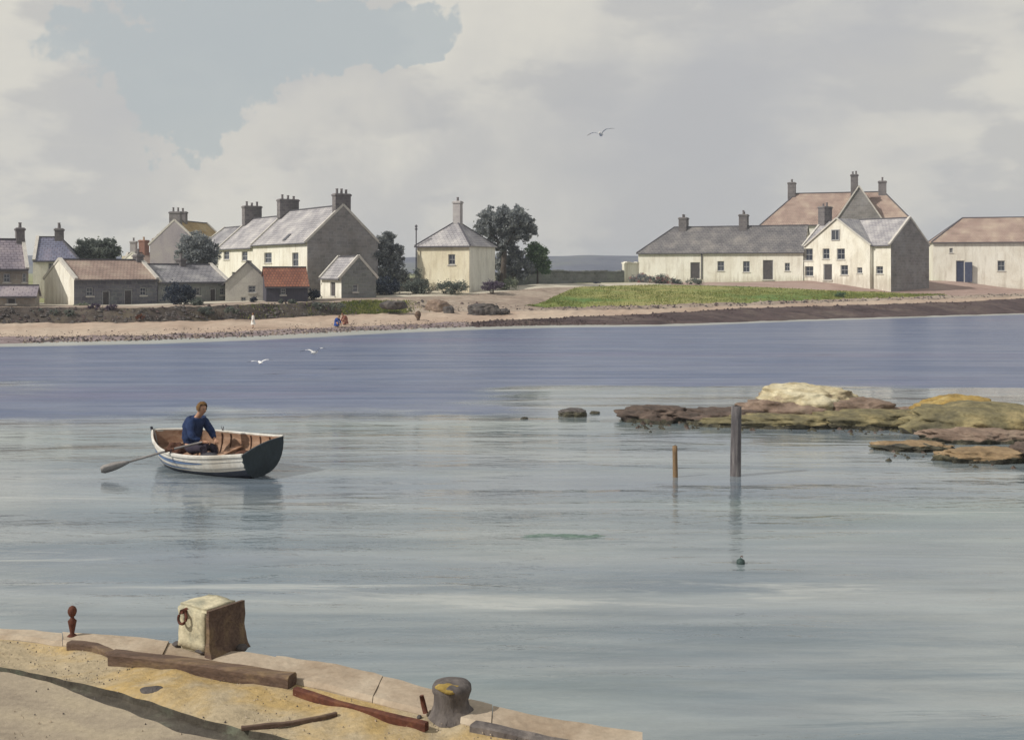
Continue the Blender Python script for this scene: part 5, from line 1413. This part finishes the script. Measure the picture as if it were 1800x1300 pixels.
def figure(loc, rz, J, s, label, top_mat, leg_mat, hair_mat, skirt=None, tilt=(0, 0), group=None):
    """J: joints in metres for an adult facing +x, origin between the hips; s scales the lot"""
    V = lambda k: Vector(J[k]) * s
    sym = lambda k, y: Vector((J[k][0], J[k][1] * y, J[k][2])) * s
    hip, wst, chs, nck, hd0, hd1, hd2 = (V(k) for k in ('hip', 'waist', 'chest', 'neck', 'jaw', 'skull', 'crown'))
    ch = [[(hip, .11 * s), (wst, .095 * s), (chs, .10 * s), (nck, .05 * s), (hd0, .066 * s), (hd1, .092 * s), (hd2, .062 * s)]]
    cl_top, cl_leg = [[(hip, .165 * s), (wst, .175 * s), (chs, .190 * s), (chs.lerp(nck, .5), .13 * s), (chs.lerp(nck, .9), .075 * s)]], [[(hip.lerp(wst, .4), .150 * s), (hip, .158 * s)]]
    fingers = []
    for y in (1, -1):
        sh, el, wr, hn = (sym(k + ('' if y > 0 or (k + '_b') not in J else '_b'), y if y > 0 or (k + '_b') not in J else 1) for k in ('shoulder', 'elbow', 'wrist', 'hand'))
        hp, kn, an, to = (sym(k + ('' if y > 0 or (k + '_b') not in J else '_b'), y if y > 0 or (k + '_b') not in J else 1) for k in ('thigh', 'knee', 'ankle', 'toe'))
        ch.append([(chs, .10 * s), (sh, .050 * s), (el, .038 * s), (wr, .026 * s), (hn, (.038 * s, .022 * s))])
        ch.append([(hip, .11 * s), (hp, .08 * s), (kn, .056 * s), (an, .036 * s), (to, .034 * s)])
        cl_top.append([(chs, .190 * s), (sh, .098 * s), (el, .068 * s), (el.lerp(wr, .85), .048 * s)])
        cl_leg.append([(hip, .158 * s), (hp, .112 * s), (kn, .074 * s), (kn.lerp(an, .85), .058 * s)])
        dr = (hn - wr).normalized(); sd = dr.cross(Vector((0, 0, 1))).normalized(); dn = Vector((0, 0, -1))
        for k, ln in enumerate((.042, .048, .045, .036)):
            b = hn + dr * .02 * s + sd * (k - 1.5) * .019 * s
            ch.append([(hn, (.038 * s, .022 * s)), (b + dr * .022 * s, .0095 * s), (b + dr * (.022 + ln * .5) * s + dn * .02 * s, .0085 * s), (b + dr * (.012 + ln * .3) * s + dn * .045 * s, .007 * s)])
        tb = wr.lerp(hn, .6)
        ch.append([(hn, (.038 * s, .022 * s)), (tb - sd * y * .03 * s + dr * .03 * s, .0105 * s), (tb - sd * y * .04 * s + dr * .055 * s + dn * .02 * s, .009 * s)])
    body = skin('person', ch, 0, None, M['skin'])
    f = Vector((1, 0, 0)); up = (hd2 - hd0).normalized(); fw = (f - up * f.dot(up)).normalized(); sdv = up.cross(fw)
    c = hd0.lerp(hd1, .75)
    body.data.materials.append(M['gullblack']); body.data.materials.append(M['clothred'])
    add_parts(body, [(c + fw * .094 * s - up * .005 * s, (.020 * s, .013 * s, .024 * s), 0),
                     (c + fw * .082 * s + sdv * .032 * s + up * .028 * s, (.010 * s, .012 * s, .008 * s), 1), (c + fw * .082 * s - sdv * .032 * s + up * .028 * s, (.010 * s, .012 * s, .008 * s), 1),
                     (c + fw * .080 * s - up * .042 * s, (.008 * s, .022 * s, .006 * s), 2),
                     (c + sdv * .088 * s, (.016 * s, .010 * s, .028 * s), 0), (c - sdv * .088 * s, (.016 * s, .010 * s, .028 * s), 0)])
    body.location = loc; body.rotation_euler = (tilt[0], tilt[1], rz)
    tag(body, label, 'person', group)
    tp = skin('top', cl_top, 0, body, top_mat, 3)
    for v in tp.data.vertices:
        q = v.co / s
        v.co += v.normal * s * (0.016 * noise.noise(Vector((q.x * 7, q.y * 7, q.z * 15))) + 0.008 * noise.noise(q * 26))
    if skirt:
        mb = MB(); n = 18; h0 = wst; h1 = Vector(skirt) * s
        prof = []
        vs = []
        for i in range(7):
            t = i / 6; p = h0.lerp(h1, t); r_ = (.135 + .13 * t) * s
            for j in range(n):
                a = 2 * math.pi * j / n; rr = r_ * (1 + .09 * t * math.sin(a * 5))
                vs.append(p + Vector((rr * math.cos(a), rr * math.sin(a), 0)))
        fs = [(i * n + j, i * n + (j + 1) % n, (i + 1) * n + (j + 1) % n, (i + 1) * n + j) for i in range(6) for j in range(n)]
        mb.mesh(vs, fs); mb.build('skirt', leg_mat, body, smooth=True)
    else: skin('trousers', cl_leg, 0, body, leg_mat)
    # hair: a cap over the back and top of the skull
    mb = MB(); bm = bmesh.new(); bmesh.ops.create_icosphere(bm, subdivisions=4, radius=1)
    bmesh.ops.delete(bm, geom=[v for v in bm.verts if v.co.x > .34 and v.co.z < .62 or v.co.z < -.55], context='VERTS')
    for v in bm.verts:
        q = v.co * (1 + .07 * noise.noise(v.co * 5) + .05 * noise.noise(v.co * 12))
        v.co = c + up * .03 * s + fw * q.x * .108 * s + sdv * q.y * .104 * s + up * q.z * .118 * s
    me = bpy.data.meshes.new('hair'); bm.to_mesh(me); bm.free(); me.materials.append(hair_mat)
    me.polygons.foreach_set('use_smooth', [True] * len(me.polygons))
    o = bpy.data.objects.new('hair', me); COL.objects.link(o); o.parent = body
    for y in (1, -1):
        an, to = (sym(k + ('' if y > 0 or (k + '_b') not in J else '_b'), y if y > 0 or (k + '_b') not in J else 1) for k in ('ankle', 'toe'))
        kn = sym('knee' + ('' if y > 0 or 'knee_b' not in J else '_b'), y if y > 0 or 'knee_b' not in J else 1)
        skin('shoe', [[(an.lerp(kn, .12), .048 * s), (an, .048 * s), (an.lerp(to, .6), .046 * s), (to, .036 * s)]], 0, body, M['rockdark'], 1)
    return body

# ------------------------------------------------------------------ rowing boat
BL, BW = 3.05, 1.52
boat_loc = Vector((-6.40, 24.1, 0.02)); boat_rz = R(149); boat_roll = R(-11)
boat = empty('rowing_boat', boat_loc, boat_rz, 'white rowing boat with blue stripes and a dark green stern', 'rowing boat')
boat.rotation_euler = (boat_roll, R(1.0), boat_rz)
def half(t):      # half breadth along the boat, stern 0 to bow 1
    if t < 0.45: return BW / 2 * (0.78 + 0.22 * math.sin(t / 0.45 * math.pi / 2))
    k = (t - 0.45) / 0.55
    return BW / 2 * max(0.012, (1 - k ** 2.6))
def sheer(t): return 0.535 + 0.16 * (2 * t - 0.85) ** 2 * (1.0 if t > 0.42 else 0.55)
def keelz(t): return -0.14 + (0.10 * (1 - t / 0.3) ** 2 if t < 0.3 else 0) + (0.33 * ((t - 0.72) / 0.28) ** 2.4 if t > 0.72 else 0)
def hull_pt(t, s, y, off=0.0):
    """s 0 keel .. 1 gunwale; lapped strakes step out a little"""
    b = half(t); zk, zs = keelz(t), sheer(t)
    yy = b * (math.sin(min(1, s) * math.pi / 2) ** (0.62 + 0.35 * t)) if s > 0 else 0
    yy *= 1 + 0.06 * (s - 1) * -1 * 0
    z = zk + (zs - zk) * (s ** 1.55)
    lap = 0.012 * (1 - (s * 7) % 1.0)
    x = (t - 0.5) * BL + (0.10 * (s - 0.5) * (1 if t > 0.8 else 0) * (t - 0.8) / 0.2) - (0.10 * s * max(0, 1 - t / 0.12))
    return Vector((x, y * max(0.0, yy + lap * min(1, b * 3) - min(off, b * 0.45)), z))
NT, NS = 36, 28
def hull_grid(mb, y, s0, s1, off=0.0, ns=NS, m=0, t0=0.0, t1=1.0, flip=False, taper=0.0):
    vs = []
    for i in range(NT + 1):
        for j in range(ns + 1):
            k_ = min(1.0, i / NT / taper) ** 0.6 if taper else 1.0
            vs.append(hull_pt(t0 + (t1 - t0) * i / NT, (s0 + s1) / 2 + (s1 - s0) * (j / ns - .5) * k_, y, off))
    fs = []
    for i in range(NT):
        for j in range(ns):
            a = i * (ns + 1) + j; f = (a, a + ns + 1, a + ns + 2, a + 1)
            fs.append(f if (y > 0) != flip else f[::-1])
    mb.mesh(vs, fs, m)
mb = MB()
for y in (1, -1):
    hull_grid(mb, y, 0.62, 1.0, ns=20); hull_grid(mb, y, 0.0, 0.62, ns=14, m=1)
mb.build('hull', [M['hull'], M['hulldark']], boat, smooth=False)
mb = MB()
for y in (1, -1): hull_grid(mb, y, 0.05, 0.995, off=0.028, ns=16, t1=0.985, flip=True)
mb.build('lining', M['wood'], boat, smooth=True)
for s0, s1, t0, t1 in ((0.80, 0.885, 0.30, 0.985), (0.66, 0.72, 0.42, 0.93)):
    for y in (1, -1):
        mb = MB(); hull_grid(mb, y, s0, s1, off=-0.010, ns=3, t0=t0, t1=t1, taper=0.4); mb.build('stripe', M['hullblue'], boat)
for y in (1, -1):
    mb = MB(); vs = []; prof = [(-0.035, -0.03), (0.022, -0.03), (0.022, 0.018), (-0.035, 0.018)]
    for i in range(NT + 1):
        p = hull_pt(i / NT, 1.0, y)
        for dy, dz in prof: vs.append(p + Vector((0, y * dy if half(i / NT) > .05 else y * dy * .3, dz)))
    fs = []
    for i in range(NT):
        for j in range(4):
            a, b = i * 4 + j, i * 4 + (j + 1) % 4; fs.append((a, b, b + 4, a + 4))
    fs += [(0, 1, 2, 3), tuple(NT * 4 + j for j in (3, 2, 1, 0))]
    mb.mesh(vs, fs); mb.build('gunwale', M['hull'], boat, normals=True)
# transom
mb = MB(); outl = [hull_pt(0, j / 14, 1) for j in range(15)][::-1] + [hull_pt(0, j / 14, -1) for j in range(1, 15)]
crownz = [Vector((outl[-1].x, outl[-1].y * (1 - 2 * k / 8), outl[-1].z + 0.05 * math.sin(math.pi * k / 8))) for k in range(1, 8)]
loop = outl + crownz
o1 = [p + Vector((-0.022, 0, 0)) for p in loop]; o2 = [p + Vector((0.02, 0, 0)) for p in loop]
mb.poly(o1[::-1]); mb.poly(o2)
for k in range(len(loop)):
    k2 = (k + 1) % len(loop); mb.poly([o1[k], o1[k2], o2[k2], o2[k]])
mb.build('transom', M['transom'], boat, normals=True)
# stem post and keel
mb = MB(); mb.tube([hull_pt(1, s, 1) * 1 + Vector((0.015, -hull_pt(1, s, 1).y, 0.02 * s)) for s in (0, .2, .4, .6, .8, 1.0, 1.06)], [.028] * 7, 8); mb.build('stem', M['hulldark'], boat, smooth=True)
mb = MB(); mb.tube([Vector((hull_pt(t, 0, 1).x, 0, keelz(t) - .02)) for t in (0, .15, .3, .5, .7, .85, .95, 1)], [.025] * 8, 6); mb.build('keel', M['hulldark'], boat)
for t, wd, zz in ((0.12, 0.34, 0.28), (0.40, 0.20, 0.30), (0.66, 0.22, 0.31), (0.88, 0.22, 0.38)):
    x = (t - .5) * BL; mb = MB()
    b1, b2 = half(t - wd / 2 / BL) - .05, half(t + wd / 2 / BL) - .05
    f = .93
    mb.poly([(x - wd / 2, -b1 * f, zz), (x + wd / 2, -b2 * f, zz), (x + wd / 2, b2 * f, zz), (x - wd / 2, b1 * f, zz)])
    mb.poly([(x - wd / 2, b1 * f, zz - .03), (x + wd / 2, b2 * f, zz - .03), (x + wd / 2, -b2 * f, zz - .03), (x - wd / 2, -b1 * f, zz - .03)])
    mb.poly([(x - wd / 2, b1 * f, zz), (x - wd / 2, b1 * f, zz - .03), (x - wd / 2, -b1 * f, zz - .03), (x - wd / 2, -b1 * f, zz)])
    mb.poly([(x + wd / 2, -b2 * f, zz), (x + wd / 2, -b2 * f, zz - .03), (x + wd / 2, b2 * f, zz - .03), (x + wd / 2, b2 * f, zz)])
    mb.build('thwart', M['wood'], boat)
for k in range(5):
    y = -0.28 + k * .14; mb = MB(); mb.box((-1.25, y - .062, -0.03), (1.0, y + .062, -0.008)); mb.build('floorboard', M['wooddark'], boat)
for t in (0.1, 0.2, 0.3, 0.5, 0.58, 0.75, 0.83):
    for y in (1, -1):
        mb = MB(); mb.tube([hull_pt(t, s, y, .04) for s in (.3, .45, .6, .75, .9, .98)], [.014] * 6, 6); mb.build('rib', M['wooddark'], boat)
for y in (1, -1):
    p = hull_pt(0.58, 1.0, y); mb = MB()
    mb.tube([p + Vector((0, 0, 0)), p + Vector((0, 0, .05))], [.014, .014], 8)
    mb.tube([p + Vector((-.03, 0, .11)), p + Vector((-.026, 0, .065)), p + Vector((0, 0, .05)), p + Vector((.026, 0, .065)), p + Vector((.03, 0, .11))], [.009] * 5, 8)
    mb.build('rowlock', M['gutter'], boat)
bpy.context.view_layer.update()
BM_ = boat.matrix_world.copy()
# rower
SEATX = 0.46
seat = BM_ @ Vector((SEATX, 0.02, 0.45))
JR = dict(hip=(0, 0, 0), waist=(-.02, 0, .22), chest=(.05, 0, .46), neck=(.11, 0, .62), jaw=(.165, 0, .685), skull=(.175, 0, .775), crown=(.165, 0, .85),
          shoulder=(.07, .17, .52), elbow=(.27, .24, .30), wrist=(.43, .17, .22), hand=(.50, .13, .22),
          shoulder_b=(.07, -.17, .52), elbow_b=(.24, -.24, .28), wrist_b=(.40, -.12, .20), hand_b=(.46, -.06, .21),
          thigh=(.10, .10, -.01), knee=(.46, .13, .10), ankle=(.62, .12, -.27), toe=(.76, .13, -.27))
figure(seat, boat_rz + math.pi, JR, 1.14, 'person rowing in a blue jersey seated in the white boat', M['jersey'], M['trousers'], M['hair'], tilt=(0, R(10)))
# oar, held in the near hand and lifted just clear of the water
hand_l = Vector((SEATX - .50 * 1.14, .13 * 1.14 * -1 * -1, 0.37 + .20 * 1.14))
hW = BM_ @ Vector((SEATX - .54, 0.17, 0.41 + 0.22))
rl = BM_ @ (hull_pt(0.58, 1.0, 1) + Vector((0, 0.0, .085)))
tipW = P(177, 826, 23.0)
oroot = empty('oar', rl, 0, 'grey oar lifted over the near side of the white boat', 'oar')
mb = MB(); tl, hl = tipW - rl, hW - rl
bl0 = tl * 0.60
mb.tube([hl, hl * .75, Vector((0, 0, 0)), bl0 * .7, bl0], [.017, .024, .026, .023, .02], 10); mb.build('shaft', M['oar'], oroot, smooth=True)
mb = MB(); d_ = tl.normalized(); w_ = d_.cross(Vector((0.1, 1, .35))).normalized(); n_ = d_.cross(w_).normalized(); vs = []
for i in range(9):
    t = i / 8; hw = .03 + .065 * math.sin(min(1, t * 1.5) * math.pi / 2) - (.035 if i == 8 else 0); th = .016 * (1 - .6 * t)
    c = bl0.lerp(tl, t)
    vs += [c + w_ * hw, c + n_ * th, c - w_ * hw, c - n_ * th]
fs = [(i * 4 + j, i * 4 + (j + 1) % 4, (i + 1) * 4 + (j + 1) % 4, (i + 1) * 4 + j) for i in range(8) for j in range(4)] + [(3, 2, 1, 0), (32, 33, 34, 35)]
mb.mesh(vs, fs); mb.build('blade', M['oar'], oroot, smooth=True, normals=True)
mb = MB(); mb.tube([-tl.normalized() * .08, tl.normalized() * .1], [.031, .031], 10); mb.build('leather', M['canvas'], oroot, smooth=True)
# gear in the boat
def heap(loc, s, mat, name, label, cat, seed):
    bm = bmesh.new(); bmesh.ops.create_icosphere(bm, subdivisions=4, radius=1)
    for v in bm.verts:
        c = v.co; n = .25 * noise.noise(c * 1.8 + Vector((seed, 0, 0))) + .10 * abs(noise.noise(c * 5 + Vector((seed, 0, 0))))
        c = c * (1 + n); v.co = Vector((c.x * s[0], c.y * s[1], max(-.35, c.z) * s[2]))
    me = bpy.data.meshes.new(name); bm.to_mesh(me); bm.free(); me.materials.append(mat); me.polygons.foreach_set('use_smooth', [True] * len(me.polygons))
    o = bpy.data.objects.new(name, me); COL.objects.link(o); o.matrix_world = BM_ @ Matrix.Translation(loc)
    return tag(o, label, cat)
heap((0.95, 0.02, 0.14), (.24, .26, .34), M['canvas'], 'canvas_heap', 'dark brown canvas heap in the bow behind the rower', 'canvas', 1)
heap((-0.32, 0.26, 0.32), (.24, .14, .12), M['oilskin'], 'bundle', 'dark oilskin bundle on the near side of the middle seat', 'bundle', 2)
heap((-1.0, 0.02, 0.31), (.15, .2, .12), M['canvas'], 'sack', 'small brown sack on the stern seat of the white boat', 'sack', 3)

# people on the beach
def ground_on(rowA, rowB, px, py):
    best = None
    for k in range(41):
        p = shore_pt(rowA, px).lerp(shore_pt(rowB, px), k / 40)
        yy = HY + F * (H - p.z) / p.y
        if best is None or abs(yy - py) < best[0]: best = (abs(yy - py), p)
    return best[1]
JS = dict(hip=(0, 0, 0), waist=(0, 0, .2), chest=(.01, 0, .42), neck=(.01, 0, .57), jaw=(.03, 0, .64), skull=(.03, 0, .74), crown=(.02, 0, .82),
          shoulder=(.0, .17, .48), elbow=(.02, .21, .22), wrist=(.08, .2, .02), hand=(.10, .2, -.06),
          thigh=(0, .09, -.05), knee=(.03, .10, -.42), ankle=(0, .10, -.80), toe=(.13, .11, -.84))
JC = dict(hip=(0, 0, 0), waist=(.05, 0, .18), chest=(.18, 0, .34), neck=(.28, 0, .44), jaw=(.34, 0, .48), skull=(.38, 0, .56), crown=(.38, 0, .65),
          shoulder=(.2, .17, .38), elbow=(.36, .19, .16), wrist=(.46, .14, -.08), hand=(.48, .12, -.16),
          thigh=(.06, .10, -.02), knee=(.36, .15, .06), ankle=(.10, .13, -.27), toe=(.24, .14, -.31))
KG = 'children on the beach'
g = ground_on('S', 'Fo', 445, 577)
figure(g + Vector((0, 0, .86 * .62)), R(200), JS, .62, 'child in white standing on the beach near the water', M['clothwhite'], M['clothwhite'], M['hair'], skirt=(0, 0, -.45), group=KG)
g = ground_on('S', 'Fo', 590, 574)
figure(g + Vector((0, 0, .33 * .80)), R(-20), JC, .80, 'child in bright blue crouching on the sand', M['clothblue'], M['clothblue'], M['hair'], skirt=(.1, 0, -.25), group=KG)
g = ground_on('S', 'Fo', 609, 571)
figure(g + Vector((0, 0, .33 * .86)), R(215), JC, .86, 'child in russet crouching beside the child in blue', M['clothred'], M['clothred'], M['wooddark'], skirt=(.1, 0, -.25), group=KG)
g = ground_on('S', 'Fo', 735, 562)
mb = MB(); mb.tube([(0, 0, -.3), (.02, 0, .1), (-.03, 0, .38), (.0, 0, .6), (.02, 0, .7)], [.10, .12, .24, .20, .07], 10)
for v in mb.v: v.x += .05 * noise.noise(v * 4); v.y += .05 * noise.noise(v * 4 + Vector((3, 0, 0)))
o = mb.build('wooden_stump', M['baulk'], smooth=True); o.location = g; tag(o, 'dark brown wooden stump alone on the sand below the yellow house', 'stump')

# ------------------------------------------------------------------ gulls
def gull(px, py, d, span, rz, roll, label, up=0.3, up2=None):
    root = empty('gull', P(px, py, d), rz, label, 'gull', 'gulls on the wing'); root.rotation_euler = (0, roll, rz)
    s = span / 1.3
    mb = MB(); mb.tube([Vector(p) * s for p in ((0, -.30, .01), (0, -.22, .0), (0, -.08, -.01), (0, .08, 0), (0, .17, .02), (0, .23, .035), (0, .27, .03))], [.014 * s, .055 * s, .085 * s, .075 * s, .05 * s, .046 * s, .014 * s], 10)
    mb.build('body', M['gullwhite'], root, smooth=True)
    mb = MB(); mb.tube([Vector(p) * s for p in ((0, .26, .03), (0, .315, .02))], [.011 * s, .004 * s], 6); mb.build('bill', M['gullbill'], root)
    mb = MB(); mb.mesh([Vector(p) * s for p in ((-.02, -.25, .012), (.02, -.25, .012), (.075, -.40, .012), (-.075, -.40, .012), (0, -.3, .0))], [(0, 1, 2, 3), (1, 0, 4), (2, 1, 4), (3, 2, 4), (0, 3, 4)]); mb.build('tail', M['gullwhite'], root)
    for sd, u in ((1, up), (-1, up2 if up2 is not None else up)):
        secs = [(.03, .09, -.09, 0), (.16, .13, -.07, u * .55), (.30, .14, -.05, u * .85), (.44, .07, -.06, u * .8)]
        tip = [(.44, .07, -.06, u * .8), (.55, -.01, -.09, u * .72), (.65, -.11, -.13, u * .6)]
        for nm, ss, mt, par in (('wing', secs, M['gullgrey'] if True else None, root), ('wing_tip', tip, M['gullblack'], None)):
            mb = MB(); vs = []
            for (x, y0, y1, z) in ss:
                th = .012 if nm == 'wing' else .006
                vs += [Vector((sd * x, y0, z * .6)) * s, Vector((sd * x, (y0 + y1) / 2, z * .6 + th)) * s, Vector((sd * x, y1, z * .6)) * s, Vector((sd * x, (y0 + y1) / 2, z * .6 - th)) * s]
            k = len(ss)
            fs = [(i * 4 + j, i * 4 + (j + 1) % 4, (i + 1) * 4 + (j + 1) % 4, (i + 1) * 4 + j) for i in range(k - 1) for j in range(4)] + [(0, 1, 2, 3), tuple((k - 1) * 4 + j for j in (3, 2, 1, 0))]
            mb.mesh(vs, fs)
            if nm == 'wing': wing = mb.build('wing', [M['gullwhite']], root, normals=True)
            else: mb.build('wing_tip', mt, wing, normals=True)
    return root
gull(1056, 236, 52, 1.32, R(165), R(13), 'gull gliding alone high in the grey sky', .30)
gull(457, 637, 46, 1.05, R(25), R(-4), 'smaller gull skimming low over the dark blue water', .22)
gull(553, 620, 48, 1.25, R(-20), R(-7), 'larger gull skimming over the blue water nearer the beach', .34)

# ------------------------------------------------------------------ haze
HAZE = 0.00055
if HAZE:
    mb = MB(); mb.box((-1000, -420, -3.2), (1000, 960, 21))
    hz = mb.build('haze', [])
    m = bpy.data.materials.new('haze'); m.use_nodes = True; nt = m.node_tree; nt.nodes.clear()
    ou = nt.nodes.new('ShaderNodeOutputMaterial'); pv = nt.nodes.new('ShaderNodeVolumePrincipled')
    pv.inputs['Color'].default_value = (0.80, 0.86, 0.97, 1); pv.inputs['Density'].default_value = HAZE; pv.inputs['Anisotropy'].default_value = 0.2
    nt.links.new(pv.outputs[0], ou.inputs['Volume'])
    hz.data.materials.append(m); hz['kind'] = 'stuff'
